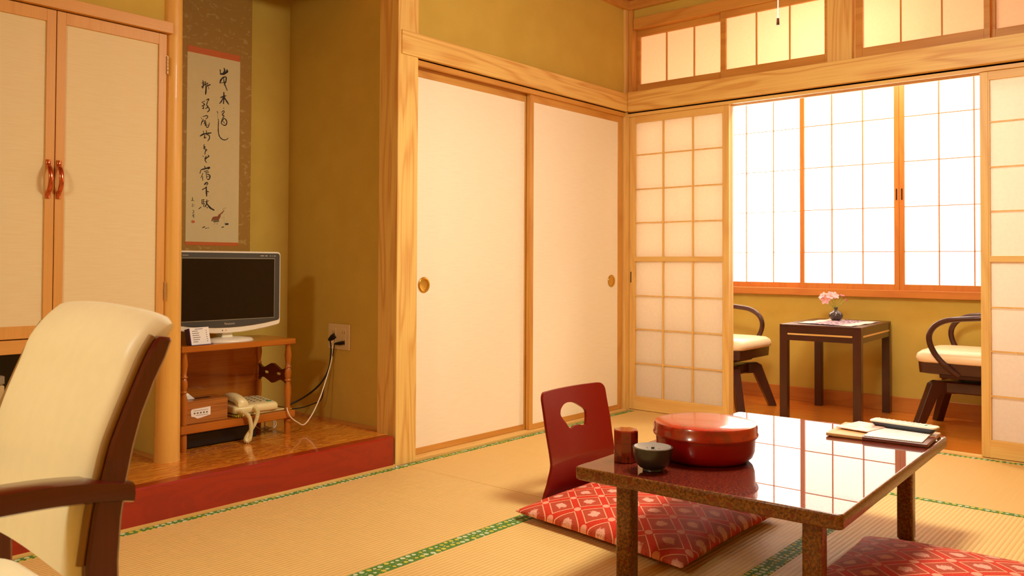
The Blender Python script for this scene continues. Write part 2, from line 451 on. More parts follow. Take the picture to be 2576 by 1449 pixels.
INK=[(0.0055,[(-2.3021,1.819),(-2.2987,1.7994)]),(0.0047,[(-2.2813,1.8301),(-2.2779,1.8178),(-2.285,1.8055)]),(0.0067,[(-2.3011,1.7982),(-2.283,1.8021),(-2.2649,1.8164),(-2.2666,1.8243)]),(0.0047,[(-2.284,1.7865),(-2.2967,1.7703),(-2.3025,1.7538)]),(0.0039,[(-2.2908,1.7816),(-2.2707,1.7888),(-2.2716,1.7671),(-2.2803,1.7502)]),(0.0035,[(-2.3005,1.7542),(-2.2675,1.766)]),(0.0035,[(-2.2828,1.7837),(-2.2796,1.7584),(-2.2721,1.743),(-2.263,1.7242)]),(0.0035,[(-2.2988,1.6845),(-2.2877,1.6907),(-2.2683,1.6989)]),(0.0047,[(-2.2811,1.7139),(-2.2804,1.6918),(-2.2824,1.6576)]),(0.0035,[(-2.2836,1.6876),(-2.2934,1.6684),(-2.3033,1.6552)]),(0.0047,[(-2.2788,1.6902),(-2.2672,1.6746),(-2.254,1.6588)]),(0.0032,[(-2.2838,1.6382),(-2.2789,1.636)]),(0.0028,[(-2.2936,1.6143),(-2.2808,1.6254),(-2.2787,1.6175),(-2.2886,1.604),(-2.2785,1.6006),(-2.2864,1.5877),(-2.2941,1.5628)]),(0.0035,[(-2.2921,1.5649),(-2.2783,1.5881),(-2.264,1.576),(-2.2678,1.5588),(-2.2799,1.5554),(-2.2941,1.5628)]),(0.0035,[(-2.2822,1.5728),(-2.2756,1.5648)]),(0.0032,[(-2.3156,1.6175),(-2.3107,1.6094)]),(0.0012,[(-2.3127,1.608),(-2.3104,1.5808)]),(0.0032,[(-2.3096,1.5816),(-2.3071,1.5732),(-2.3082,1.5371),(-2.3055,1.511),(-2.2973,1.4944),(-2.2811,1.4853),(-2.2649,1.4879),(-2.2553,1.4972)]),(0.0032,[(-2.3968,1.738),(-2.3806,1.7469)]),(0.0039,[(-2.3892,1.7526),(-2.387,1.7295),(-2.3915,1.7143)]),(0.0032,[(-2.3966,1.72),(-2.3804,1.7313)]),(0.0035,[(-2.3748,1.7497),(-2.3793,1.7337),(-2.363,1.7444)]),(0.0047,[(-2.3734,1.7267),(-2.3512,1.7391)]),(0.0047,[(-2.373,1.7318),(-2.3735,1.7064),(-2.3756,1.6872)]),(0.0032,[(-2.3677,1.7436),(-2.3588,1.716)]),(0.0032,[(-2.3945,1.6481),(-2.3776,1.6568)]),(0.0032,[(-2.3899,1.6466),(-2.3797,1.6395),(-2.3935,1.6302)]),(0.0032,[(-2.3858,1.6321),(-2.3849,1.6206),(-2.3915,1.6218)]),(0.0032,[(-2.3714,1.6625),(-2.3582,1.6696),(-2.3643,1.6563)]),(0.0032,[(-2.3647,1.6569),(-2.3684,1.6382),(-2.3616,1.632),(-2.3755,1.6205)]),(0.0032,[(-2.3624,1.6326),(-2.3544,1.6185),(-2.366,1.6059)]),(0.0028,[(-2.3967,1.5764),(-2.3927,1.569)]),(0.0028,[(-2.389,1.581),(-2.3677,1.5894),(-2.363,1.5828),(-2.3726,1.5717)]),(0.0028,[(-2.385,1.5707),(-2.3926,1.5546),(-2.3962,1.5397)]),(0.0028,[(-2.3888,1.5594),(-2.3745,1.5649),(-2.379,1.5549),(-2.3685,1.5585)]),(0.0024,[(-2.3847,1.5484),(-2.3708,1.5527),(-2.3769,1.5422),(-2.3606,1.5468)]),(0.0028,[(-2.3712,1.5509),(-2.369,1.5359),(-2.3593,1.5372),(-2.3536,1.5586)]),(0.0043,[(-2.401,1.4883),(-2.3803,1.5009),(-2.3424,1.5109)]),(0.0035,[(-2.3851,1.5155),(-2.3818,1.5003)]),(0.0035,[(-2.3696,1.5192),(-2.3675,1.5057)]),(0.0035,[(-2.3763,1.4959),(-2.3785,1.4827),(-2.3696,1.4877)]),(0.0032,[(-2.3686,1.4987),(-2.356,1.4984),(-2.3527,1.4842),(-2.3623,1.4686)]),(0.0028,[(-2.3777,1.4531),(-2.3815,1.4422),(-2.3733,1.4413),(-2.3817,1.4332),(-2.3653,1.4284),(-2.3707,1.421)]),(0.0028,[(-2.3708,1.4273),(-2.3734,1.4183),(-2.3751,1.4037)]),(0.0032,[(-2.3867,1.3978),(-2.3808,1.3934)]),(0.0035,[(-2.3596,1.4042),(-2.3548,1.3985),(-2.371,1.386),(-2.3729,1.3764),(-2.3661,1.3677)]),(0.0028,[(-2.3673,1.3991),(-2.3749,1.3856),(-2.3644,1.3885)]),(0.0043,[(-2.3764,1.3501),(-2.372,1.3404)]),(0.0039,[(-2.3936,1.3316),(-2.3992,1.3142)]),(0.0043,[(-2.3936,1.3316),(-2.3704,1.3391),(-2.3494,1.3464),(-2.3587,1.3376)]),(0.0035,[(-2.3838,1.3163),(-2.3939,1.2931)]),(0.0035,[(-2.3855,1.3017),(-2.3841,1.2813)]),(0.0032,[(-2.378,1.324),(-2.3579,1.3311)]),(0.0032,[(-2.3702,1.3203),(-2.3538,1.3242)]),(0.0032,[(-2.3683,1.3212),(-2.3636,1.2919)]),(0.0035,[(-2.3643,1.3143),(-2.3478,1.3084),(-2.3519,1.291),(-2.362,1.2891)]),(0.0028,[(-2.3641,1.3013),(-2.3505,1.3046)]),(0.0032,[(-2.3712,1.2729),(-2.3753,1.2621),(-2.3634,1.2746),(-2.359,1.2677),(-2.3656,1.261)]),(0.0039,[(-2.3866,1.2379),(-2.3627,1.2536)]),(0.0047,[(-2.367,1.2533),(-2.3648,1.2275),(-2.3637,1.2087)]),(0.0039,[(-2.3645,1.2347),(-2.3527,1.2297)]),(0.0039,[(-2.388,1.1917),(-2.3866,1.1713)]),(0.0032,[(-2.3803,1.194),(-2.3788,1.1717)]),(0.0032,[(-2.388,1.1899),(-2.3737,1.1926)]),(0.0028,[(-2.3878,1.1806),(-2.3739,1.1835)]),(0.0032,[(-2.3877,1.1716),(-2.3738,1.1742)]),(0.0032,[(-2.3754,1.1726),(-2.3798,1.1594)]),(0.0039,[(-2.3906,1.1574),(-2.4028,1.147)]),(0.0035,[(-2.3708,1.1816),(-2.3521,1.1885)]),(0.0035,[(-2.3624,1.194),(-2.3637,1.1733),(-2.3728,1.1576)]),(0.0051,[(-2.3613,1.1734),(-2.3447,1.1555),(-2.324,1.1454)]),(0.0035,[(-2.3623,1.1589),(-2.3591,1.1529)]),(0.002,[(-2.4359,1.2002),(-2.4339,1.1907),(-2.4384,1.1826)]),(0.002,[(-2.4403,1.1849),(-2.4255,1.184)]),(0.0016,[(-2.4356,1.1717),(-2.4335,1.1543)]),(0.0016,[(-2.4374,1.1655),(-2.4234,1.1663)]),(0.0016,[(-2.4392,1.1576),(-2.4252,1.1608)]),(0.0016,[(-2.4352,1.1396),(-2.4268,1.1376),(-2.4286,1.1286),(-2.4339,1.1294)]),(0.002,[(-2.4338,1.1229),(-2.4228,1.1199)]),(0.002,[(-2.4348,1.1115),(-2.4284,1.1161),(-2.4264,1.103)])]
BIRD=[(0.0071,[(-2.336,1.0943),(-2.3244,1.1093),(-2.3045,1.1116)]),(0.0102,[(-2.3243,1.1046),(-2.3045,1.1091),(-2.2947,1.1242)]),(0.0039,[(-2.3046,1.1127),(-2.2947,1.126),(-2.2828,1.1357),(-2.2729,1.1469)])]
BELLY=[(0.0118,[(-2.3262,1.0936),(-2.3004,1.0957)]),(0.0016,[(-2.3182,1.0884),(-2.324,1.0766)]),(0.0016,[(-2.3063,1.0889),(-2.3101,1.0778)])]
ROCK=[(0.0055,[(-2.2672,1.0832),(-2.2486,1.0846)]),(0.0039,[(-2.2656,1.0795),(-2.2498,1.0801)]),(0.0039,[(-2.284,1.0653),(-2.2735,1.0682)]),(0.0039,[(-2.3832,1.0599),(-2.3709,1.0658)]),(0.0035,[(-2.3689,1.0575),(-2.3619,1.0592)]),(0.0032,[(-2.3572,1.0601),(-2.3506,1.0618)])]
REED=[(0.0016,[(-2.283,1.1486),(-2.273,1.1564),(-2.2601,1.1601)]),(0.0012,[(-2.2725,1.116),(-2.2712,1.0793)]),(0.0012,[(-2.2845,1.1063),(-2.2725,1.116)]),(0.0012,[(-2.268,1.0776),(-2.2561,1.102)])]
SEAL=[(0.0134,[(-2.4356,1.0865),(-2.4242,1.087)])]
CORD1= [(-1.895, 0.44, 0.533), (-1.894, 0.46, 0.478), (-1.906, 0.48, 0.391), (-1.932, 0.5, 0.325), (-1.96, 0.54, 0.276), (-2.0, 0.58, 0.238), (-2.054, 0.6, 0.214), (-2.117, 0.62, 0.182)]
CORD2= [(-1.915, 0.36, 0.52), (-1.924, 0.39, 0.508), (-1.921, 0.43, 0.463), (-1.929, 0.45, 0.396), (-1.943, 0.47, 0.3), (-1.951, 0.48, 0.243), (-1.978, 0.5, 0.225), (-2.01, 0.55, 0.204), (-2.053, 0.6, 0.195)]
CORDW= [(-1.906, 0.45, 0.506), (-1.918, 0.44, 0.472), (-1.935, 0.43, 0.417), (-1.969, 0.42, 0.346), (-2.018, 0.4, 0.269), (-2.076, 0.38, 0.201), (-2.134, 0.36, 0.165), (-2.181, 0.345, 0.184), (-2.222, 0.335, 0.212), (-2.239, 0.335, 0.241), (-2.233, 0.35, 0.254)]

# ================================================================== STRUCTURE
def B(*a, **k): return MB().box(*a, **k)
bv = .0015
struct('floor', B(-5.7, -.008, -4.1, .02, -.09, -.052), HIN['x'], 'sub floor under the straw mats')
struct('floor_veranda', B(.062, 1.06, -4.1, .6, -.05, 0), VFLOOR, 'glossy orange brown wooden veranda floor')
struct('floor_alcove', B(-3.80, -1.86, .03, .86, .09, .135), ALC_FLOOR, 'glossy wavy grained alcove floor board')
struct('ceiling', B(-5.7, .08, -4.1, .9, 2.53, 2.60), CEIL, 'dark reddish board ceiling')
struct('ceiling_veranda', B(.08, 1.2, -4.1, .7, 2.40, 2.46), CEIL, 'veranda ceiling')
struct('wall_back', MB().box(-1.80, -.05, 0, .1, 1.90, 2.53).box(-5.7, -3.80, 0, .1, -.05, 2.53), PLASTER, 'green ochre plaster wall above the sliding doors')
struct('wall_closet', B(-1.80, .0, .14, .18, -.05, 2.0), PLASTER, 'closet interior behind the sliding doors')
struct('wall_right', MB().box(0, .08, -2.60, -.012, 2.415, 2.53).box(0, .08, -4.1, -2.72, -.05, 2.53), PLASTER, 'strip of green ochre plaster above the transom windows')
struct('wall_left', B(-5.8, -5.7, -4.1, .1, -.05, 2.6), PLASTER)
struct('wall_front', B(-5.8, 1.2, -4.2, -4.1, -.05, 2.6), PLASTER)
struct('wall_alcove_right', B(-1.905, -1.80, .10, .86, .09, 2.53), PLASTER, 'shaded side wall of the alcove with the power outlet')
struct('wall_alcove_back', B(-3.80, -1.80, .83, .9, .09, 2.53), PLASTER, 'back wall of the alcove behind the hanging scroll')
struct('wall_alcove_upper', MB().box(-2.84, -1.905, .265, .315, 2.20, 2.53).box(-3.80, -2.84, .27, .32, 1.79, 2.53), PLASTER, 'plaster above the built-in cupboard')
struct('wall_alcove_left', B(-3.86, -3.80, 0, .9, -.05, 2.53), PLASTER)
struct('wall_partition', B(-2.838, -2.80, .30, .83, .135, 2.53), PLASTER, 'narrow partition wall behind the round pillar')
struct('wall_veranda', MB().box(1.045, 1.15, -4.1, .6, -.05, .702).box(1.045, 1.15, -4.1, .6, 2.115, 2.46).box(1.045, 1.15, .30, .6, .70, 2.12).box(1.045, 1.15, -4.1, -2.52, .70, 2.12), PLASTER, 'ochre wall below the veranda windows')
struct('wall_veranda_end', B(0.0, 1.15, .6, .7, -.05, 2.46), PLASTER)
struct('baseboard_veranda', B(1.033, 1.045, -4.1, .6, 0, .092, bev=bv), SASH['y'], 'orange wooden baseboard of the veranda wall')
struct('baseboard_alcove', MB().box(-1.913, -1.905, .10, .83, .135, .150).box(-2.80, -1.913, .822, .83, .135, .150).box(-2.846, -2.838, .32, .83, .135, .150).box(-3.80, -2.846, .822, .83, .135, .150), SUGI['y'], 'thin wooden strip along the alcove floor')
tr = [0]
def trim(mb, mat, label, smooth=None):
    tr[0] += 1
    return struct('trim_%d' % tr[0], mb, mat, label, smooth)
trim(B(-1.928, -1.806, -.028, .10, 0, 2.53, bev=.002), HINB['z'], 'square pale cypress post between alcove and sliding doors')
trim(B(-.052, .062, -.012, .08, 0, 2.53, bev=.002), HIN['z'], 'corner post between sliding doors and paper screens')
trim(B(-1.912, -.06, -.036, .0, 1.838, 1.945, bev=.0012), HINB['x'], 'long cypress lintel board above the sliding doors')
trim(B(-.06, .0, -4.1, -.0361, 1.838, 1.955, bev=.0012), HINB['y'], 'long cypress lintel board above the paper screens')
def kamoi1():
    m = MB(); m.box(-1.806, -.052, -.014, .004, 1.808, 1.838); m.box(-1.806, -.052, .029, .034, 1.808, 1.838); m.box(-1.806, -.052, .060, .10, 1.808, 1.838); m.box(-1.806, -.052, -.014, .10, 1.832, 1.90); return m
trim(kamoi1(), SUGI['x'], 'grooved head rail of the sliding doors')
def kamoi2():
    m = MB(); m.box(-.016, -.002, -4.1, -.012, 1.812, 1.838); m.box(.0285, .0315, -4.1, -.012, 1.812, 1.838); m.box(.061, .08, -4.1, -.012, 1.812, 1.838); m.box(-.016, .08, -4.1, -.012, 1.830, 1.955); return m
trim(kamoi2(), HIN['y'], 'grooved head rail of the paper screens')
trim(MB().box(-1.806, -.052, -.027, .10, -.05, .012, bev=.001), HIN['x'], 'pale threshold under the sliding doors')
trim(MB().box(-.007, .062, -4.1, -.012, -.05, .003, bev=.001), HIN['y'], 'pale threshold under the paper screens')
trim(B(-3.80, -.0, -.030, .0, 2.475, 2.53, bev=.001), SUGI['x'], 'ceiling moulding over the sliding doors')
trim(B(-.03, .0, -4.1, -.03, 2.475, 2.53, bev=.001), SUGI['y'], 'ceiling moulding over the transom windows')
# transom frame
trim(MB().box(-.02, .07, -4.1, -.05, 2.352, 2.418, bev=.0015), SUGI['y'], 'head frame of the transom windows')
trim(MB().box(-.02, .07, -.045, -.014, 1.955, 2.475, bev=.0015), SUGI['z'], 'left jamb of the transom windows')
trim(B(-.028, .075, -1.372, -1.246, 1.955, 2.475, bev=.002), HINB['z'], 'short post between the transom windows')
trim(B(-.028, .075, -2.72, -2.60, 0, 2.53, bev=.002), HIN['z'], 'far right post of the screen wall')
trim(MB().prism([(-.03, .010), (.026, .010), (.030, .014), (.030, .131), (.026, .135), (-.024, .135), (-.030, .129)], 'x', -3.80, -1.943, bev=.0), KAMACHI, 'glossy red lacquered front sill of the alcove')
trim(B(-3.80, -1.93, -.034, .03, -.05, .010), HIN['x'], 'pale strip under the red alcove sill')
trim(MB().lathe([(0, 0), (.0475, 0), (.047, .01), (.0435, .9), (.037, 1.8), (.035, 2.395), (0, 2.395)], (-2.822, .280, .135), 40), PILLAR, 'round polished alcove pillar', smooth=60)
trim(B(-2.80, -1.905, .255, .325, 2.165, 2.24, bev=.002), SUGI['x'], 'alcove lintel')
trim(MB().box(1.0, 1.15, -4.1, .6, .700, .746, bev=.002), SASH['y'], 'orange window sill of the veranda')
trim(MB().box(1.0, 1.15, -4.1, .6, 2.09, 2.135, bev=.002), SASH['y'], 'window head rail of the veranda')

# ------------------------------------------------------------------ tatami mats
def mat_thing(x0, x1, y0, y1, along, label):
    g = .0008
    t = thing('tatami_mat', label, 'tatami mat', ((x0+x1)/2, (y0+y1)/2, -.0536), group='tatami mats covering the floor')
    hx, hy = (x1-x0)/2-g, (y1-y0)/2-g
    MB().box(-hx, hx, -hy, hy, 0, .052, bev=.002).build('straw_body', TAT_X if along == 'x' else TAT_Y, t)
    w = .029
    if along == 'x':
        for s in (-1, 1):
            a, b = (hy-w, hy+.0006) if s > 0 else (-hy-.0006, -hy+w)
            MB().box(-hx, hx, a, b, .004, .0532, bev=.001).build('border', BORDER, t, label='green brocade border with pale flowers')
    else:
        for s in (-1, 1):
            a, b = (hx-w, hx+.0006) if s > 0 else (-hx-.0006, -hx+w)
            MB().box(a, b, -hy, hy, .004, .0532, bev=.001).build('border', BORDER, t, label='green brocade border with pale flowers')
    return t
mat_thing(-1.880, -.008, -.925, -.029, 'x', 'straw mat in front of the pale sliding doors, behind the legless red chair')
mat_thing(-3.760, -1.880, -.925, -.036, 'x', 'large straw mat along the red alcove sill')
mat_thing(-.940, -.008, -2.790, -.925, 'y', 'straw mat along the foot of the paper screens, right edge of the room')
mat_thing(-2.830, -.940, -1.780, -.925, 'x', 'straw mat under the red cushion and the lacquered low table')
mat_thing(-2.830, -.940, -2.660, -1.780, 'x', 'straw mat under the front cushion at the lower right')
mat_thing(-3.760, -2.830, -2.790, -.925, 'y', 'straw mat beside the cream armchair, mostly out of frame')
mat_thing(-5.69, -3.760, -.925, -.036, 'x', 'straw mat behind the cream armchair')
mat_thing(-5.69, -3.760, -1.780, -.925, 'x', 'straw mat under the cream armchair')
mat_thing(-5.69, -3.760, -2.790, -1.780, 'x', 'straw mat in the left front corner out of frame')

# ------------------------------------------------------------------ sliding doors with cloth panels
def pull_round(parent, x, y, z, r=.037):
    m = MB(); pr = [(r, .0), (r*1.0, .002), (r*.92, .0050), (r*.78, .0055), (r*.70, .0045), (r*.66, .0005), (r*.45, -.0002), (0, -.0004)]
    m.lathe(pr, (0,0,0), 36, Matrix.Translation((x, y, z)) @ Matrix.Rotation(PI/2, 4, 'X'))
    return m.build('finger_pull', GOLD, parent, smooth=50, label='round brass finger pull')
def fusuma(n, x0, x1, y0, ls, rs, label, pullx):
    t = thing('door_%d' % n, label, None, ((x0+x1)/2, y0, 0), kind='structure')
    cx = (x0+x1)/2; a, b = x0-cx, x1-cx; d = .026; zt, zb = 1.826, .013
    m = MB(); m.box(a, a+ls, 0, d, zb, zt, bev=.001); m.box(b-rs, b, 0, d, zb, zt, bev=.001)
    m.build('stile', SUGI['z'], t)
    MB().box(a+ls, b-rs, .0, d, 1.77, zt, bev=.0008).box(a+ls, b-rs, .0, d, zb, .041, bev=.0008).build('rail', SUGI['x'], t)
    MB().box(a+ls-.002, b-rs+.002, .004, d-.004, .038, 1.772).build('cloth_panel', FUSUMA, t)
    pull_round(t, pullx-cx, .003, .797)
    return t
fusuma(1, -1.800, -.930, .034, .035, .035, 'left pale sliding door with a brass finger pull beside the square post', -1.702)
fusuma(2, -.957, -.055, .003, .030, .048, 'right pale sliding door with a brass finger pull near the corner', -.172)

# ------------------------------------------------------------------ paper screens (shoji)
def shoji(n, x0, y0, y1, vs, label, pull=None, full=True):
    # y0 > y1 ; leaf thickness .027 ; local coordinates = world minus base
    t = thing('door_%d' % n, label, None, (x0, (y0+y1)/2, 0), kind='structure')
    cy = (y0+y1)/2; a, b = y1-cy, y0-cy; d = .027; st = .034; zt, zb = 1.828, .006
    MB().box(0, d, a, a+st, zb, zt, bev=.0012).box(0, d, b-st, b, zb, zt, bev=.0012).build('stile', HIN['z'], t)
    MB().box(0, d, a+st, b-st, 1.772, zt, bev=.001).box(0, d, a+st, b-st, zb, .088, bev=.001).box(0, d, a+st, b-st, .916, .945, bev=.001).build('rail', HIN['y'], t)
    m = MB()
    for z in (1.573, 1.361, 1.154, .705, .500, .292): m.box(.004, .016, a+st, b-st, z-.0032, z+.0032)
    m.box(.002, .020, a+st, a+st+.006, .088, 1.772); m.box(.002, .020, b-st-.006, b-st, .088, 1.772)
    for y in vs: m.box(.003, .016, y-cy-.0036, y-cy+.0036, .088, 1.772)
    m.build('lattice', HIN['z'], t)
    MB().box(.0162, .0170, a+st-.004, b-st+.004, .084, 1.776).build('paper', SHOJI, t)
    if pull: MB().box(-.0012, .006, pull-cy-.0035, pull-cy+.0035, .785, .852, bev=.001).build('finger_pull', BRONZE, t, label='dark metal finger pull')
    return t
shoji(3, 0.0, -.0135, -.677, (-.248, -.446), 'left paper screen door with a three by eight lattice', pull=-.024)
shoji(4, 0.0, -1.951, -2.595, (-2.19, -2.40), 'right paper screen door cut off by the frame edge')
shoji(5, .0325, -.0135, -.677, (-.248, -.446), 'second paper screen door slid behind the left one')
# transom windows
def transom(n, x0, y0, y1, st, pl, pr, vs, label):
    t = thing('window_%d' % n, label, None, (x0, (y0+y1)/2, 1.955), kind='structure')
    cy = (y0+y1)/2; z0 = 1.955; d = .026
    MB().box(0, d, y1-cy, pr-cy, 0, 2.352-z0, bev=.001).box(0, d, pl-cy, y0-cy, 0, 2.352-z0, bev=.001).box(0, d, pr-cy, pl-cy, 0, 2.016-z0, bev=.001).box(0, d, pr-cy, pl-cy, 2.314-z0, 2.352-z0, bev=.001).build('window_frame', SUGI['y'], t)
    m = MB()
    for y in vs: m.box(.004, .016, y-cy-.003, y-cy+.003, 2.016-z0, 2.314-z0)
    m.build('lattice', SUGI['z'], t)
    MB().box(.016, .0168, pr-cy-.004, pl-cy+.004, 2.012-z0, 2.318-z0).build('paper', TRANSOM, t)
transom(1, .034, -.045, -.640, .03, -.066, -.612, (-.250, -.436), 'first transom window by the corner with three paper panes')
transom(2, .000, -.625, -1.246, .03, -.656, -1.222, (-.840, -1.031), 'second transom window left of the short post')
transom(3, .000, -1.382, -1.996, .03, -1.416, -1.970, (-1.600, -1.788), 'third transom window right of the short post')
transom(4, .034, -1.985, -2.60, .03, -2.012, -2.57, (-2.20, -2.38), 'fourth transom window cut off at the top right corner')
# veranda windows
def vwin(n, x0, y0, y1, pl, pr, vs, mat, label, pull=None):
    t = thing('window_%d' % n, label, None, (x0, (y0+y1)/2, .746), kind='structure')
    cy = (y0+y1)/2; z0 = .746; d = .026
    MB().box(0, d, y1-cy, pr-cy, 0, 1.344, bev=.001).box(0, d, pl-cy, y0-cy, 0, 1.344, bev=.001).box(0, d, pr-cy, pl-cy, 0, .036, bev=.001).box(0, d, pr-cy, pl-cy, 1.31, 1.344, bev=.001).build('window_frame', SASH['z'], t)
    m = MB()
    for z in (1.812, 1.536, 1.258, .983): m.box(.003, .014, pr-cy, pl-cy, z-z0-.0022, z-z0+.0022)
    for y in vs: m.box(.002, .014, y-cy-.003, y-cy+.003, .036, 1.31)
    m.build('lattice', SASH['z'], t)
    MB().box(.0142, .015, pr-cy-.004, pl-cy+.004, .034, 1.312).build('paper', mat, t)
    if pull: MB().box(-.0012, .004, pull-cy-.004, pull-cy+.004, .555, .625).build('finger_pull', BRONZE, t, label='dark finger pull')
vwin(5, 1.060, .300, -.700, .27, -.672, (.090, -.100, -.293, -.488), DAY_A, 'left veranda paper window glowing white with daylight')
vwin(6, 1.030, -.683, -1.304, -.712, -1.274, (-.893, -1.086), DAY_B, 'middle veranda paper window glowing with daylight', pull=-1.289)
vwin(7, 1.030, -1.305, -1.93, -1.334, -1.900, (-1.528, -1.717), DAY_C, 'right veranda paper window glowing with daylight', pull=-1.320)
vwin(8, 1.060, -1.90, -2.52, -1.93, -2.49, (-2.10, -2.30), DAY_C, 'veranda window hidden behind the right paper screen')

# ================================================================== LAMPS
def pendant(loc, strength, label, cord=None, r=.25, h=.12):
    t = thing('pendant_lamp', label, 'lamp', loc)
    MB().lathe([(0, 0), (r, 0), (r, h), (0, h)], (0,0,0), 40).build('lamp_shade', emis('lamp_shade_glow', LAMP_COL, strength), t, smooth=30)
    MB().lathe([(0, h+.002), (r+.012, h+.002), (r+.012, h+.02), (.03, h+.04), (.03, 2.53-loc[2]), (0, 2.53-loc[2])], (0,0,0), 40).build('lamp_cap', DARKW['z'], t, smooth=30)
    if cord:
        p = [(.0, .0, 0.), (.0, .0, -.10), (.001, .0, -.2), (.0, .0, cord+.022)]
        MB().tube(smoothpath(p, 4), .0013, 6).build('pull_cord', WHITE, t, smooth=60)
        MB().lathe([(0, 0), (.0042, 0), (.0048, .001), (.0040, .021), (0, .022)], (0, 0, cord-.001), 14, Matrix.Identity(4)).build('cord_knob', DARKW['z'], t, smooth=40, label='small dark brown switch knob')
        MB().lathe([(0, 0), (.003, .0), (.001, .006), (0, .006)], (0, 0, cord+.021), 10).build('cord_bead', WHITE, t, smooth=40)
    return t
pendant((-1.90, -1.765, 1.99), ROOM_LAMP, 'pendant lamp over the low table with a thin pull cord ending in a dark knob', cord=1.652-1.99)
pendant((-5.15, -1.25, 1.90), SEAT_LAMP, 'second pendant lamp above the seating corner, out of frame', r=.14, h=.10)
t = thing('veranda_ceiling_light', 'round ceiling light of the veranda seen as a glow through the transom paper', 'ceiling light', (.50, -1.22, 2.30))
MB().lathe([(0, 0), (.10, .01), (.13, .04), (.13, .07), (0, .07)], (0,0,0), 32).build('lamp_shade', emis('veranda_lamp_glow', LAMP_COL, VER_LAMP), t, smooth=40)
MB().lathe([(0, .07), (.14, .07), (.14, .10), (0, .10)], (0,0,0), 32).build('lamp_base', WHITE, t, smooth=40)

# ================================================================== LOW TABLE
T0 = (-1.927, -1.771, 0.0); TR = math.radians(2.2)
t = thing('low_table', 'low lacquered table of mottled red-brown burl with square legs on the straw mats', 'low table', T0, TR)
hx, hy = .568, .366
def rrect(hx, hy, r, n=5):
    out = []
    for cx, cy, a0 in ((hx-r, hy-r, 0), (-hx+r, hy-r, PI/2), (-hx+r, -hy+r, PI), (hx-r, -hy+r, 1.5*PI)):
        for k in range(n+1): a = a0 + PI/2*k/n; out.append((cx+r*math.cos(a), cy+r*math.sin(a)))
    return out
rings = []
for off, z in ((.004, .294), (.0, .298), (.0, .325), (.0010, .3282), (.0035, .3300), (.006, .3300)):
    rings.append([(x, y, z) for x, y in rrect(hx-off, hy-off, .013)])
m = MB().loft(rings)
top = m.build('tabletop', [TABEDGE, TABTOP], t, smooth=50)
for p in top.data.polygons: p.material_index = 1 if p.center.z > .3295 else 0
for sx in (-1, 1):
    for sy in (-1, 1):
        cx, cy = sx*(hx-.117), sy*(hy-.102)
        rr = [[(cx+x, cy+y, z) for x, y in rrect(.0245-o, .0245-o, .009, 3)] for z, o in ((.0, .004), (.006, .0), (.294, .0))]
        MB().loft(rr).build('leg', TABEDGE, t, smooth=40)
MB().box(-hx+.16, hx-.16, -hy+.10, -hy+.125, .262, .294, bev=.002).box(-hx+.16, hx-.16, hy-.125, hy-.10, .262, .294, bev=.002).box(-hx+.11, -hx+.135, -hy+.14, hy-.14, .262, .294, bev=.002).box(hx-.135, hx-.11, -hy+.14, hy-.14, .262, .294, bev=.002).build('apron', TABEDGE, t)

# round lacquered box
t = thing('round_box', 'large round red lacquered box with an overhanging lid on the low table', 'box', (-2.17, -1.655, .330))
MB().lathe([(0, .0), (.112, .0), (.124, .004), (.135, .014), (.141, .030), (.1435, .07), (.1435, .090), (0, .090)], seg=64).build('body', BOXBODY, t, smooth=60)
MB().lathe([(.1435, .072), (.1500, .0715), (.1515, .074), (.1512, .078), (.1485, .081), (.1490, .099), (.146, .1065), (.135, .1100), (.09, .1125), (0, .1135)], seg=64).build('lid', BOXLID, t, smooth=50, label='marbled red lid with a rolled rim')
MB().lathe([(0, 0), (.104, 0), (.104, .001), (0, .001)], (0, 0, -.0002), 40).build('foot_ring', BLACK, t)
# tea caddy
t = thing('tea_caddy', 'small eight-sided brown lacquered tea caddy at the table corner', 'tea caddy', (-2.357, -1.500, .330), .2)
MB().lathe([(0, 0), (.0345, 0), (.0365, .002), (.0365, .0555), (0, .0555)], seg=8).build('body', CADDY, t, smooth=25)
MB().lathe([(0, .0560), (.0368, .0560), (.0368, .0885), (.034, .0915), (0, .0925)], seg=8).build('lid', CADDY, t, smooth=25)
# bowl
t = thing('slop_bowl', 'small dark round bowl with a pierced grey metal lid in front of the tea caddy', 'bowl', (-2.404, -1.617, .330))
MB().lathe([(0, .0), (.026, .0), (.028, .003), (.026, .007), (.037, .012), (.047, .024), (.0525, .042), (.0545, .060), (.0555, .066), (.0525, .0665), (.0510, .060), (.045, .03), (.03, .014), (0, .012)], seg=48).build('body', IRON, t, smooth=60)
MB().lathe([(.0512, .0655), (.0505, .0672), (.046, .0655), (.03, .0620), (.012, .0605), (0, .0603), (0, .0590), (.03, .0605), (.0505, .0640)], seg=48).build('pierced_lid', PERF, t, smooth=60, label='concave grey metal lid')
MB().lathe([(0, 0), (.0046, 0), (.0046, .0042), (0, .005)], (.001, 0, .0600), 14).build('lid_knob', BLACK, t, smooth=40)
m = MB()
for k in range(5):
    a = 2*PI*k/5+.3; m.lathe([(0, 0), (.0022, 0), (.0022, .0008), (0, .0008)], (.018*math.cos(a), .018*math.sin(a), .0606), 10)
m.build('pierced_holes', BLACK, t)
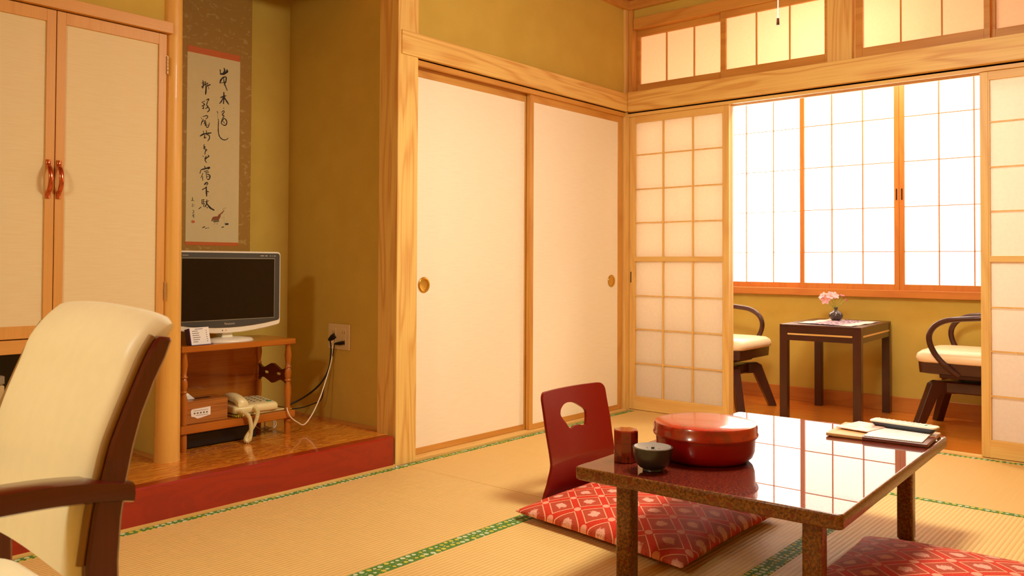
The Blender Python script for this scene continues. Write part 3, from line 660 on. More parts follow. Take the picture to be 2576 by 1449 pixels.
# magazine / folder set
def flat(name, pts, z0, z1, mat, parent=None, bev=0, label=None):
    return MB().prism(pts, 'z', z0, z1, bev).build(name, mat, parent, label=label)
M0 = (-1.487, -1.958, .330); MR = math.radians(4)
t = thing('leather_folder', 'tan leather information folder lying at the far corner of the low table', 'folder', M0, MR)
MB().box(-.118, .112, -.150, .158, .002, .013, bev=.002).build('cover', [TAN], t)
MB().box(-.1185, .02, -.1505, .045, .0015, .0135, bev=.002).build('shadowed_edge', MAROON, t, label='shadowed front edge of the folder, painted dark maroon')  # shade on the folder's front part, put in as a maroon piece
MB().box(-.110, .112, -.146, .140, .0, .002).build('page_block', PAPERW, t)
o = MB().box(-.112, .10, -.128, .045, 0, .0035, bev=.0008).build('leaflet', LEAFLET, loc=(-1.488, -1.962, .3438), rot=(0, 0, math.radians(5)))
tag(o, 'white printed leaflet on the leather folder beside the remote control', 'leaflet')
o = MB().box(-.08, .075, -.055, .055, 0, .003, bev=.0008).build('photo_card', PINKPIC, loc=(-1.462, -1.880, .3475), rot=(0, 0, math.radians(-10)))
tag(o, 'pinkish picture card overlapping the leaflet on the leather folder', 'card')
# remote control
t = thing('remote_control', 'white and dark television remote control on top of the leaflet', 'remote control', (-1.418, -1.999, .3506), math.radians(-96))
def rr3(hx, hy, z, r): return [(x, y, z) for x, y in rrect(hx, hy, r, 4)]
MB().loft([rr3(.094, .016, 0, .008), rr3(.104, .0225, .011, .008), rr3(.106, .025, .0145, .008)]).build('lower_shell', DGREY, t, smooth=40)
MB().loft([rr3(.1065, .0255, .0145, .008), rr3(.1065, .0255, .0185, .008), rr3(.103, .0225, .021, .008)]).build('upper_shell', WHITE, t, smooth=40)
b0 = MB().box(-.0035, .0035, -.0035, .0035, 0, .0026, bev=.001).build('button', WHITE, t)
cnt = 0
for i in range(11):
    for j in range(3):
        b = b0 if cnt == 0 else b0.copy()
        if cnt: COL.objects.link(b); b.parent = t
        b.location = (-.088+i*.0165+(0.004 if i > 3 else 0), -.013+j*.013, .0205); cnt += 1
MB().box(.068, .076, -.006, .002, .0205, .0232, bev=.001).build('power_button', GREEN, t, label='small green button')
MB().box(-.02, -.01, .0232, .0256, .002, .006).build('label_sticker', PAPERW, t)
o = MB().prism([(-.011, -.017), (.011, -.017), (.011, .017), (-.011, .017)], 'z', 0, .004, .001).build('paper_tag', PAPERW, loc=(-1.462, -2.094, .3306), rot=(0, 0, .3))
tag(o, 'small white paper tag at the right corner of the low table', 'tag')

# ================================================================== CUSHIONS
def cushion(name, label, loc, corners, H, mat, curl=.018, lift=.012):
    N = 26; c = [Vector(p) for p in corners]
    t = bmesh.new(); uvl = t.loops.layers.uv.new('UVMap')
    def P(u, v, top):
        p = (1-u)*(1-v)*c[0]+u*(1-v)*c[1]+u*v*c[2]+(1-u)*v*c[3]
        cc = (c[0]+c[1]+c[2]+c[3])/4
        a, b = 2*u-1, 2*v-1
        pin = .05*((1-a*a)*abs(b)**3+(1-b*b)*abs(a)**3)     # sides bow inwards between the corners
        p = p + (cc-p)*pin
        e = max(0, 1-abs(a)**2.6)*max(0, 1-abs(b)**2.6)
        ez = lift+curl*(abs(a*b)**4)
        wr = .0016*math.sin(9*a+3*b)*math.sin(7*b-2*a)*(1-abs(a*b))
        z = ez + (H-ez)*e**.42 + wr*e if top else ez*(1-e**.25) + .0
        return Vector((p.x, p.y, max(z, .0)))
    V = {}
    for s in (1, 0):
        for i in range(N+1):
            for j in range(N+1):
                edge = i in (0, N) or j in (0, N)
                if s == 0 and edge: V[s, i, j] = V[1, i, j]; continue
                f = lambda k: .5-.5*math.cos(PI*k/N)
                V[s, i, j] = t.verts.new(P(f(i), f(j), s))
    f = lambda k: .5-.5*math.cos(PI*k/N)
    for s in (1, 0):
        for i in range(N):
            for j in range(N):
                idx = [(i, j), (i+1, j), (i+1, j+1), (i, j+1)]
                if s == 0: idx.reverse()
                fc = t.faces.new([V[s, a, b] for a, b in idx])
                for lp, (a, b) in zip(fc.loops, idx): lp[uvl].uv = (f(a), f(b))
    me = bpy.data.meshes.new(name); t.to_mesh(me); t.free(); me.materials.append(mat)
    for p in me.polygons: p.use_smooth = True
    o = bpy.data.objects.new(name, me); COL.objects.link(o); o.location = loc
    tag(o, label, 'floor cushion', 'red floor cushions around the low table')
    return o
L = Vector((-1.85, -1.25, .014))
cushion('floor_cushion', 'red brocade floor cushion on the seat of the legless red chair', L,
        [Vector((-2.158, -.915, 0))-Vector((L.x, L.y, 0)), Vector((-2.265, -1.630, 0))-Vector((L.x, L.y, 0)), Vector((-1.540, -1.625, 0))-Vector((L.x, L.y, 0)), Vector((-1.475, -.915, 0))-Vector((L.x, L.y, 0))], .074, ZAB, curl=.002)
L = Vector((-1.99, -2.29, .001))
cushion('floor_cushion', 'red brocade floor cushion at the lower right, on the near side of the low table', L,
        [Vector((-.355, .345, 0)), Vector((-.345, -.36, 0)), Vector((.345, -.35, 0)), Vector((.335, .345, 0))], .095, ZAB, curl=.006, lift=.032)

# ================================================================== LEGLESS CHAIR (zaisu)
t = thing('legless_chair', 'dark red lacquered legless floor chair with a cloud-shaped hole in its back', 'floor chair', (-1.785, -.90, 0.0))
def hw(z):     # half width over height
    P_ = [(0, .232), (.05, .228), (.10, .214), (.15, .203), (.20, .203), (.28, .206), (.36, .204), (.41, .204), (.44, .204)]
    for (a, wa), (b, wb) in zip(P_, P_[1:]):
        if a <= z <= b: k = (z-a)/(b-a); k = k*k*(3-2*k); return wa+(wb-wa)*k
    return .204
def yy(z): return .012 - .036*math.sin(min(z/.2, 1.0)*PI/2) + max(0, z-.16)*.20
def zb(x): return .020*(1-(x/.21)**2)*0
rings = []; NX, NZ = 22, 60; ZT = .418
def bp(i, j, back):
    z = ZT*(j/NZ if j < NZ-14 else (NZ-14)/NZ + (14/NZ)*math.sin(PI/2*(j-NZ+14)/14)); h = hw(z)
    # rounded top corners
    if z > ZT-.03: k = (z-(ZT-.03))/.03; h -= .03*(1-math.sqrt(max(0, 1-k*k)))
    x = -h+2*h*i/NX
    c = .028*((x/.21)**2)                       # panel wraps forward at the sides
    return Vector((x, yy(z)-c+(.011 if back else 0), z+.002))
tb = bmesh.new(); G = {}
for bk in (0, 1):
    for i in range(NX+1):
        for j in range(NZ+1): G[bk, i, j] = tb.verts.new(bp(i, j, bk))
for bk in (0, 1):
    for i in range(NX):
        for j in range(NZ):
            q = [G[bk, i, j], G[bk, i+1, j], G[bk, i+1, j+1], G[bk, i, j+1]]
            tb.faces.new(q if bk == 0 else q[::-1])
def rim(seq):
    for (a, b) in zip(seq, seq[1:]): tb.faces.new((G[(0,)+a], G[(1,)+a], G[(1,)+b], G[(0,)+b]))
rim([(0, j) for j in range(NZ+1)]); rim([(i, NZ) for i in range(NX+1)]); rim([(NX, j) for j in range(NZ, -1, -1)]); rim([(i, 0) for i in range(NX, -1, -1)])
bmesh.ops.recalc_face_normals(tb, faces=tb.faces[:])
me = bpy.data.meshes.new('backrest'); tb.to_mesh(me); tb.free()
bo = bpy.data.objects.new('backrest', me); COL.objects.link(bo)
hole = [(-0.0858,0.3268),(-0.078,0.343),(-0.056,0.3574),(-0.0315,0.3631),(-0.0067,0.3619),(0.0208,0.3559),(0.0486,0.3429),(0.0721,0.329),(0.0807,0.317),(0.0793,0.3007),(0.0747,0.2849),(0.0701,0.2719),(0.063,0.2661),(0.0467,0.2684),(0.0305,0.2721),(0.0121,0.2726),(-0.0062,0.2706),(-0.0197,0.2659),(-0.0309,0.2648),(-0.0422,0.2731),(-0.0556,0.2897),(-0.0712,0.3051),(-0.0822,0.3185)]
hp = smoothpath([(a, b, 0) for a, b in hole+[hole[0]]], 4)[:-1]
cut = MB().prism([(p.x, p.y) for p in hp], 'y', -.2, .2).build('cutter', BLACK)
boolean(bo, cut)
bo.data.materials.clear(); bo.data.materials.append(ZAISU)
for p in bo.data.polygons: p.use_smooth = True
bo.data.set_sharp_from_angle(angle=math.radians(35)); bo.parent = t
MB().loft([[(x, y-.19, z) for x, y in rrect(.215, .20, .05, 5)] for z in (.0, .011)]).build('seat', ZAISU, t, smooth=40)

# ================================================================== ARMCHAIR
t = thing('armchair', 'cream leather armchair with a dark red-brown wooden frame, cut off at the left edge', 'armchair', (-4.15, -1.555, 0))
ox, oy = -4.15, -1.555
def lx(p): return (p[0]-ox, p[1]-oy, p[2])
Rg = [(-3.888,.803),(-3.897,.778),(-3.911,.749),(-3.926,.711),(-3.936,.674),(-3.944,.634),(-3.950,.590),(-3.953,.540),(-3.950,.42),(-3.925,.2077)]
Lf = [(-3.908,.806),(-3.921,.785),(-3.934,.756),(-3.951,.715),(-3.965,.679),(-3.975,.638),(-3.984,.600),(-3.992,.540),(-3.992,.42),(-3.962,.2077)]
for ya, nm in ((-1.80, 0), (-1.452, 1)):
    poly = [(a-ox, b) for a, b in Rg] + [(a-ox, b) for a, b in reversed(Lf)]
    MB().prism(poly, 'y', ya-oy, ya+.028-oy, .0035).build('rear_post', REDW['z'], t, smooth=30)
# leather back pad with piping
fr = [(-3.893,.826),(-3.912,.812),(-3.933,.787),(-3.946,.755),(-3.963,.712),(-3.975,.675),(-3.984,.636),(-3.993,.600),(-3.998,.570),(-4.002,.524)]
bk = [(-3.882,.822),(-3.902,.786),(-3.920,.752),(-3.938,.710),(-3.950,.670),(-3.958,.632),(-3.964,.596),(-3.968,.570),(-3.972,.524)]
rings = []; NY = 30; y0, y1 = -1.7870, -1.4450
pf = smoothpath([(p[0], 0, p[1]) for p in fr], 3); pb = smoothpath([(p[0], 0, p[1]) for p in reversed(bk)], 2)
for k in range(NY+1):
    a = -math.cos(PI*k/NY); yv = (y0+y1)/2 + (y1-y0)/2*a
    e = (1-a*a); ed = max(0.0, abs(a)-(.93 if a < 0 else .82))/(.07 if a < 0 else .18); r = []
    def zz(z): return z + (.016*e**.6-.006*ed)*max(0, (z-.76)/.06) + .014*e*max(0, (.60-z)/.06)
    for p in pf: r.append((p.x-ox-.012*e**.5+.010*ed**2, yv-oy, zz(p.z)))
    for p in pb: r.append((p.x-ox, yv-oy, zz(p.z)))
    rings.append(r)
MB().loft(rings).build('back_pad', LEATHER, t, smooth=75)
for ys in (-1.7900, -1.4420):
    MB().tube([(p[0]-ox-.0005, ys-oy, p[1]) for p in smoothpath([(q[0], 0, q[1]) for q in Lf[:8]], 3) for p in [(p.x-.003, p.z)]], .0050, 8).build('piping', PIPING, t, smooth=60, label='olive piping along the pad edge')
# arms
def arm(ys):
    cen = [(-3.938, .617, .0125), (-3.960, .622, .0130), (-4.005, .6285, .0140), (-4.06, .632, .0145), (-4.15, .632, .0150), (-4.26, .622, .0150), (-4.36, .602, .0140)]
    cs = smoothpath([(a, b, c) for a, b, c in cen], 5); rg = []
    for p in cs:
        hz = p.z; rg.append([(p.x-ox, ys+dy-oy, p.y+dz) for dy, dz in ((-.022, -hz*.8), (-.024, 0), (-.022, hz*.8), (-.016, hz), (.016, hz), (.022, hz*.8), (.024, 0), (.022, -hz*.8), (.016, -hz), (-.016, -hz))])
    MB().loft(rg).build('armrest', REDW['x'], t, smooth=50)
    MB().prism([(-4.345-ox, .595), (-4.305-ox, .60), (-4.290-ox, .40), (-4.297-ox, .2077), (-4.325-ox, .2077), (-4.33-ox, .40)], 'y', ys-.016-oy, ys+.016-oy, .003).build('front_leg', REDW['z'], t)
arm(-1.783); arm(-1.455)
# seat cushion and frame
rg = []
for z, o in ((.335, .02), (.345, .004), (.455, .0), (.474, .007), (.484, .022), (.488, .06)):
    rg.append([(x-.032, y-.068, z) for x, y in rrect(.220-o, .150-o, .04, 5)])
MB().loft(rg).build('seat_cushion', LEATHER, t, smooth=60)
MB().box(-.18, .18, -.236, -.216, .29, .340, bev=.003).box(-.18, .18, .088, .108, .29, .340, bev=.003).box(-.18, -.16, -.216, .088, .29, .340, bev=.003).box(.15, .170, -.216, .088, .29, .340, bev=.003).build('seat_frame', REDW['x'], t)
KA = 1.3     # true size of the chair and its place on the mats
for ch in t.children:
    ch.data.transform(Matrix.Translation((0, 0, .9*(1-KA))) @ Matrix.Scale(KA, 4))
t.location = (-4.42367+KA*(ox+4.42367), -2.82366+KA*(oy+2.82366), 0)

# ================================================================== VERANDA TABLE, VASE
t = thing('side_table', 'dark brown square-legged veranda table with a pale inlaid line', 'side table', (.640, -1.060, 0), math.radians(3.5))
hx, hy = .345, .225; TZ = .556
MB().box(-hx, hx, -hy, hy, TZ-.012, TZ, bev=.0015).build('tabletop', DARKW['x'], t)
for sx in (-1, 1):
    for sy in (-1, 1):
        MB().box(sx*hx-(.044 if sx > 0 else 0), sx*hx+(0 if sx > 0 else .044), sy*hy-(.044 if sy > 0 else 0), sy*hy+(0 if sy > 0 else .044), 0, TZ-.012, bev=.0015).build('leg', DARKW['z'], t)
for s in (-1, 1):
    MB().box(-hx+.044, hx-.044, s*hy-(.018 if s > 0 else -.002), s*hy+(-.002 if s > 0 else .018), TZ-.09, TZ-.012).build('apron', DARKW['x'], t)
    MB().box(s*hx-(.018 if s > 0 else -.002), s*hx+(-.002 if s > 0 else .018), -hy+.044, hy-.044, TZ-.09, TZ-.012).build('apron', DARKW['y'], t)
    MB().box(-hx+.046, hx-.046, s*hy-(.004 if s > 0 else 0), s*hy+(0 if s > 0 else .004), TZ-.058, TZ-.049).build('inlay_strip', HIN['x'], t, label='pale wooden inlay line')
    MB().box(s*hx-(.004 if s > 0 else 0), s*hx+(0 if s > 0 else .004), -hy+.046, hy-.046, TZ-.058, TZ-.049).build('inlay_strip', HIN['y'], t, label='pale wooden inlay line')
# runner
def cloth(name, cs, z, mat, N=16, amp=.003):
    t_ = bmesh.new(); V = {}
    c = [Vector((a, b, 0)) for a, b in cs]; cc = sum(c, Vector())/4
    for s in (0, 1):
        for i in range(N+1):
            for j in range(N+1):
                u, v = i/N, j/N; p = (1-u)*(1-v)*c[0]+u*(1-v)*c[1]+u*v*c[2]+(1-u)*v*c[3]-cc
                w = amp*(math.sin(17*u+3*v)*.5+.5)*max(abs(2*u-1), abs(2*v-1))**4
                V[s, i, j] = t_.verts.new((p.x, p.y, w+(.0016 if s else 0)))
    for s in (0, 1):
        for i in range(N):
            for j in range(N):
                q = [V[s, i, j], V[s, i+1, j], V[s, i+1, j+1], V[s, i, j+1]]; t_.faces.new(q if s else q[::-1])
    for k in range(N):
        for a, b in (((k, 0), (k+1, 0)), ((N, k), (N, k+1)), ((N-k, N), (N-k-1, N)), ((0, N-k), (0, N-k-1))):
            t_.faces.new((V[(0,)+a], V[(0,)+b], V[(1,)+b], V[(1,)+a]))
    me = bpy.data.meshes.new(name); t_.to_mesh(me); t_.free(); me.materials.append(mat)
    for p in me.polygons: p.use_smooth = True
    o = bpy.data.objects.new(name, me); COL.objects.link(o); o.location = (cc.x, cc.y, z); return o
o = cloth('table_runner', [(.335, -1.245), (.86, -1.24), (.90, -.93), (.42, -.90)], TZ+.0006, RUNNER)
tag(o, 'pinkish woven cloth with a purple pattern under the vase on the veranda table', 'cloth')
VX, VY, VZ = .793, -1.001, TZ+.0028
t = thing('vase', 'small dark pewter-coloured round vase on the veranda table', 'vase', (VX, VY, VZ))
MB().lathe([(0, 0), (.022, 0), (.024, .002), (.034, .010), (.0405, .022), (.0415, .032), (.037, .044), (.026, .053), (.013, .060), (.0095, .066), (.009, .072), (.013, .080), (.0115, .0805), (.0075, .073), (.0075, .066), (.0, .06)], seg=36).build('body', PEWTER, t, smooth=70)
fl = thing('pink_lily', None, None, (VX, VY, VZ))
def petals(m, c, R, n, tilt, w, nrm, twist=0.0, pts=.25):
    # n pointed petals around centre c, opening along direction nrm
    q = Vector(nrm).to_track_quat('Z', 'Y').to_matrix().to_4x4(); base = Matrix.Translation(c) @ q
    for k in range(n):
        a = 2*PI*k/n+twist; rg = []
        for s_ in (0, .25, .5, .75, 1.0):
            ww = w*math.sin(PI*min(1, .12+s_*.8))**.8*(1 if s_ < .99 else .12); rr = R*s_
            up = tilt*rr*(1-.5*s_)
            rg.append([Vector((rr, -ww, up+.15*ww)), Vector((rr, 0, up)), Vector((rr, ww, up+.15*ww)), Vector((rr, 0, up-.0012))])
        m.loft([[base @ Matrix.Rotation(a, 4, 'Z') @ p for p in r] for r in rg])
    return m
def flower(cs, label, stemto, mat=PINK, nm='alstroemeria', R=.026, small=False, wrap=0):
    t = thing(nm, label, 'flower', (VX, VY, VZ), group='pink flowers in the veranda vase')
    for i, (c, nrm) in enumerate(cs):
        c = Vector(c); 
        petals(MB(), c, R, 6 if not small else 5, .55 if not small else 1.1, R*.34, nrm, i*.7).build('petals', mat, t, smooth=60)
        if not small: MB().lathe([(0, 0), (.004, .001), (.003, .006), (0, .008)], c, 10).build('flower_heart', YELL, t, smooth=60)
        p = smoothpath([(0, 0, .045), (c.x*.25, c.y*.25, .085), (c.x*.7, c.y*.7, c.z*.72+.02), tuple(c)], 5)
        MB().tube(p, .0019, 6).build('stem', STEM, t, smooth=60)
    return t
# camera-left is towards +y -x on the veranda
flower([((-.046, .050, .128), (-.8, -.45, .15)), ((-.030, .022, .148), (-.6, -.3, .7))], 'pale pink flower with an orange heart, leftmost in the veranda vase', None, R=.034)
flower([((-.014, .004, .150), (-.4, -.6, .6)), ((-.052, .060, .148), (-.5, .4, .5))], 'pale pink flower standing highest in the middle of the veranda vase', None, R=.030)
flower([((.022, -.030, .146), (-.1, -.3, .9)), ((.034, -.046, .124), (.3, -.7, .3))], 'small deep pink buds on the right side of the veranda vase', None, mat=PINKD, R=.016, small=True)
MB().prism([(0, -.002), (.045, -.004), (.06, 0), (.045, .003), (0, .002)], 'z', 0, .0012).build('leaf', STEM, fl, loc=(-.01, .005, .088), rot=(0, .05, math.radians(135)))
fl.name = 'leaf_sprig'; tag(fl, 'thin green leaf sticking out to the left of the veranda vase', 'leaf')

# ================================================================== SWIVEL CHAIRS
def swivel(label, loc, rz, group):
    # front of the chair is +y in local coordinates
    t = thing('swivel_chair', label, 'chair', loc, rz, group)
    rg = []
    for z, o in ((.378, .012), (.384, .002), (.405, .0), (.425, .006), (.440, .025), (.446, .07)):
        rg.append([(x, y, z) for x, y in rrect(.235-o, .235-o, .045, 5)])
    MB().loft(rg).build('seat_cushion', LEATHER_S, t, smooth=60)
    MB().loft([[(x, y, z) for x, y in rrect(.222-o, .222-o, .03, 4)] for z, o in ((.315, .035), (.322, .004), (.378, .0))]).box(-.15, .15, -.17, .13, .292, .316, bev=.004).build('seat_frame', DARKW['y'], t, smooth=30)
    for s in (-1, 1):
        X = s*.232
        p = [(X*.93, .02, .318), (X, .075, .365), (X, .135, .435), (X*1.02, .158, .510), (X*1.02, .135, .570), (X*1.01, .075, .607), (X, -.01, .620), (X*.97, -.12, .630), (X*.86, -.205, .645), (X*.55, -.255, .665), (X*.2, -.272, .675), (0, -.274, .676)]
        MB().tube(smoothpath(p, 5), .0150, 10).build('arm_hoop', DARKW['y'], t, smooth=60)
    m = MB()
    for k in range(5):
        xx = -.12+.06*k; m.tube([(xx, -.19, .36), (xx*1.05, -.245, .52), (xx*1.05, -.262, .668)], .008, 8)
    m.build('back_spindles', DARKW['z'], t, smooth=60)
    MB().lathe([(0, 0), (.07, 0), (.07, .012), (.035, .014), (.035, .022), (0, .022)], (0, 0, .272), 24).build('swivel_plate', BLACK, t, smooth=30)
    MB().box(-.13, .13, -.13, .13, .212, .272, bev=.006).build('base_block', DARKW['x'], t)
    for sx in (-1, 1):
        for sy in (-1, 1):
            a = math.atan2(sy, sx); c, s_ = math.cos(a), math.sin(a)
            prof = [(.10, .272), (.215, .278), (.245, .262), (.345, .0), (.300, .0), (.200, .210), (.10, .205)]
            mt = Matrix.Rotation(a, 4, 'Z')
            MB().prism(prof, 'y', -.023, .023, .003, mat=mt).build('leg', DARKW['z'], t)
    return t
swivel('dark swivel chair with cream seat, right of the veranda table, half hidden', (.675, -1.775, 0), math.radians(0), 'swivel chairs on the veranda')
swivel('dark swivel chair with cream seat, left of the veranda table, half hidden', (.520, -.385, 0), math.radians(180), 'swivel chairs on the veranda')

# ================================================================== CUPBOARD
CX = -3.257
t = thing('built_in_cupboard', 'built-in hanging cupboard with two cloth-panelled doors left of the round pillar', 'cupboard', (CX, .24, .590))
z0 = .590
MB().box(-.405, .397, .021, .585, 0, 1.180).build('body', CABW['z'], t)
MB().box(-.405, .397, -.002, .021, 0, .046, bev=.001).build('bottom_rail', CABW['x'], t)
MB().box(-.405, .411, -.018, .03, 1.180, 1.222, bev=.001).build('top_moulding', CABW['x'], t)
def cdoor(a, b, hx_, hinge):
    d = thing('door', None, None); d.parent = t
    zt, zb = 1.176, .050; s = .030; tr_ = .042
    MB().box(a, a+s, 0, .020, zb, zt, bev=.001).box(b-s, b, 0, .020, zb, zt, bev=.001).box(a+s, b-s, 0, .020, zt-tr_, zt, bev=.001).box(a+s, b-s, 0, .020, zb, zb+tr_, bev=.001).build('door_frame', CABW['z'], d)
    MB().box(a+s-.002, b-s+.002, .006, .016, zb+tr_-.002, zt-tr_+.002).build('cloth_panel', CABPAN, d)
    p = smoothpath([(hx_, -.003, .526), (hx_, -.004, .542), (hx_, -.016, .554), (hx_, -.026, .573), (hx_, -.029, .592), (hx_, -.026, .611), (hx_, -.016, .630), (hx_, -.004, .642), (hx_, -.003, .658)], 4)
    MB().tube(p, .0036, 10, flat=2.2, up=(0, -1, .01)).build('handle', COPPER, d, smooth=60, label='copper bow handle')
    if hinge:
        for zz in (1.060, .200):
            m = MB()
            for k in range(5): m.lathe([(0, 0), (.0034, .0), (.0034, .0125), (0, .0125)], (b+.002, -.003, zz-.035+k*.014), 10)
            m.box(b-.001, b+.004, -.001, .002, zz-.035, zz+.035)
            m.build('hinge', plain('aged_brass', (196,160,110), .35, metallic=.6), d, smooth=40)
cdoor(-.3955, -.0015, -.0225, False); cdoor(.0015, .3945, .0120, True)
# small fridge under it
t = thing('small_fridge', 'beige small refrigerator under the cupboard behind the cream armchair', 'refrigerator', (-3.56, .26, .135))
MB().box(-.23, .165, .02, .46, 0, .372, bev=.004).build('body', FRIDGE, t)
MB().box(-.23, .165, .0, .019, .006, .352, bev=.003).build('door', FRIDGE, t)
MB().box(-.23, .165, -.002, .03, .356, .384, bev=.003).build('top_edge', STEEL, t, label='grey top edge')
# black sheet added to give the dark void under the cupboard
o = MB().box(-.33, .33, -.006, .006, 0, .445).build('dark_void_sheet', BLACK, loc=(-3.50, .760, .135)); tag(o, 'black sheet added for the dark void behind the small refrigerator', 'board')
o.location = (-3.28, .75, .135)

# ================================================================== HANGING SCROLL
SX, SY, SZ = -2.331, .822, .86
t = thing('hanging_scroll', 'hanging scroll with brush calligraphy and a small bird, gold brocade mount, on the alcove wall', 'hanging scroll', (SX, SY, SZ))
MB().box(-.204, .204, 0, .002, 0, 1.56).build('mount', BROC, t, label='gold-brown brocade mount')
MB().box(.2005, .204, -.0008, .0, 0, 1.56).box(-.204, -.2005, -.0008, 0, 0, 1.56).build('edge_strip', YLINE, t, label='thin yellow edge strips')
MB().box(-.136, .136, -.0012, .0, 1.015, 1.045).build('upper_strip', ORANGE, t, label='orange silk strip')
MB().box(-.136, .136, -.0012, .0, .118, .134).build('lower_strip', ORANGE, t, label='orange silk strip')
MB().box(-.136, .136, -.0016, .0, .134, 1.015).build('painting_paper', SCRP, t, label='aged cream paper')
m = MB().tube([(-.225, -.006, 0), (.225, -.006, 0)], .011, 16); m.build('roller', ROLL, t, smooth=50)
MB().tube([(-.204, 0, 1.56), (.204, 0, 1.56)], .007, 12).build('top_rod', ROLL, t, smooth=50)
def strokes(name, data, mat, label=None, y=-.0019):
    m = MB()
    for k, (w, pts) in enumerate(data):
        p = [Vector((a-SX, y-.00003*(k % 5), b-SZ)) for a, b in pts]
        if len(p) > 2: p = smoothpath(p, 5)
        n = len(p); v = []
        for i in range(n):
            tt = (p[min(i+1, n-1)]-p[max(i-1, 0)]).normalized(); nn = Vector((-tt.z, 0, tt.x))
            f = .5*w*1.5*(.65+.45*math.sin(PI*i/max(1, n-1))+.12*math.sin(5*i+k))
            v.append((p[i]-nn*f, p[i]+nn*f))
        t0 = (p[0]-p[1]).normalized(); t1 = (p[-1]-p[-2]).normalized()
        poly = [p[0]+t0*w*.35]+[a for a, b in v]+[p[-1]+t1*w*.30]+[b for a, b in reversed(v)]
        b_ = bmesh.new()
        A = [b_.verts.new(q) for q in poly]
        nn_ = len(v)
        b_.faces.new((A[0], A[1], A[-1])); b_.faces.new((A[nn_], A[nn_+1], A[nn_+2]))
        for i in range(1, nn_): b_.faces.new((A[i], A[i+1], A[2*nn_+2-i-1], A[2*nn_+2-i]))
        m._merge(b_)
    return m.build(name, mat, t, label=label)
strokes('calligraphy', INK, INKM, 'black brush writing in two columns')
strokes('bird_painting', BIRD, plain('bird_brown', (150, 84, 44), .8), 'brown painted bird')
strokes('bird_painting', BELLY, INKL, y=-.0021)
strokes('rock_painting', ROCK, INKM); strokes('reed_painting', REED, plain('faint_reed', (176, 166, 100), .8)); strokes('seal', SEAL, REDINK, 'faint orange seal')

# ================================================================== TELEVISION STAND
t = thing('television_stand', 'turned-leg wooden television stand in the alcove', 'stand', (-2.462, .485, .135))
w = .270; dz = .135
MB().box(-w, w, -.140, .150, .400, .425, bev=.003).build('top_board', STW['x'], t)
MB().box(-w, w, -.140, .150, .073, .106, bev=.003).build('shelf', STW['x'], t)
MB().box(-w+.03, w-.03, .118, .128, .106, .400).build('back_panel', STW['x'], t, label='orange-brown back panel')
prof = [(0, .106), (.0125, .106), (.0135, .115), (.0115, .130), (.0140, .150), (.0160, .185), (.0150, .210), (.0105, .228), (.0095, .233), (.0145, .236), (.0150, .241), (.0105, .246), (.0140, .256), (.0155, .270), (.0135, .285), (.0100, .293), (.0148, .297), (.0148, .302), (.0100, .307), (.0130, .330), (.0155, .350), (.0125, .375), (.0110, .392), (.0150, .400), (0, .400)]
for sx in (-1, 1):
    for sy in (-1, 1):
        yv = -.115 if sy < 0 else .118
        MB().lathe(prof, (sx*(w-.024), yv, 0), 20).build('turned_post', STW['z'], t, smooth=60)
        MB().lathe([(0, 0), (.013, 0), (.0145, .004), (.0145, .068), (.012, .073), (0, .073)], (sx*(w-.024), yv, 0), 18).build('foot', STW['z'], t, smooth=40)
    ys = [-.103, -.085, -.06, -.03, 0, .03, .065, .09, .106]
    zu = [.292, .285, .283, .296, .306, .296, .283, .287, .296]; zl = [.222, .232, .236, .226, .216, .226, .237, .233, .222]
    poly = [(p.x, p.y) for p in smoothpath([(a, b, 0) for a, b in zip(ys, zu)], 4)] + [(p.x, p.y) for p in reversed(smoothpath([(a, b, 0) for a, b in zip(ys, zl)], 4))]
    side = MB().prism(poly, 'x', sx*(w-.024)-.006, sx*(w-.024)+.006).build('side_rail', REDW['y'], None)
    for yc in (-.045, .050):
        c_ = MB().prism(rrect(.022, .006, .0055, 4), 'x', -1, 1).build('cutter', BLACK); c_.location = (0, yc, .262)
        bpy.context.view_layer.update(); boolean(side, c_)
    side.data.materials.clear(); side.data.materials.append(REDW['y']); side.parent = t; side['label'] = 'dark scalloped side rail with two slots'
# black recorder below
t = thing('video_box', 'black flat box pushed under the television stand', 'box', (-2.51, .49, .1355)); VBOX = t
MB().box(-.185, .155, -.09, .12, .004, .062, bev=.002).build('body', BLACKR, t)
MB().box(-.18, .15, -.092, -.09, .010, .056).build('front_panel', BLACK, t)
# ------------------------------------------------------------------ television
t = thing('television', 'small flat television with a dark screen and white surround on the wooden stand', 'television', (-2.480, .448, .5605)); TV = t
# local: front faces -y
def tvp(hw_, zt, zc, zs, r=.014):
    pts = [(-hw_+r, zt), (hw_-r, zt), (hw_-.3*r, zt-.3*r), (hw_, zt-r), (hw_, zs+r), (hw_-.3*r, zs+.25*r)]
    for k in range(9):
        u = 1-k/4.0; pts.append(((hw_-r)*u, zc+(zs-zc)*u*u))
    pts += [(-hw_+.3*r, zs+.25*r), (-hw_, zs+r), (-hw_, zt-r), (-hw_+.3*r, zt-.3*r)]
    return pts
MB().prism(tvp(.255, .386, .036, .060), 'y', -.028, .035, .003).build('white_surround', WHITE, t, smooth=30, label='white plastic surround')
MB().prism(tvp(.215, .340, .075, .085), 'y', .035, .075, .006).build('rear_shell', WHITE, t, smooth=30)
MB().prism(tvp(.248, .379, .060, .081, .01), 'y', -.0315, -.0275, .0012).build('bezel', GREYB, t, label='dark grey bezel')
MB().box(-.222, .222, -.0330, -.0310, .091, .358, bev=.0008).build('bezel_lip', GREYL, t)
MB().box(-.2175, .2175, -.0338, -.0325, .0955, .3535).build('screen', SCREEN, t, label='dark glossy screen')
RX = Matrix.Rotation(PI/2, 4, 'X')
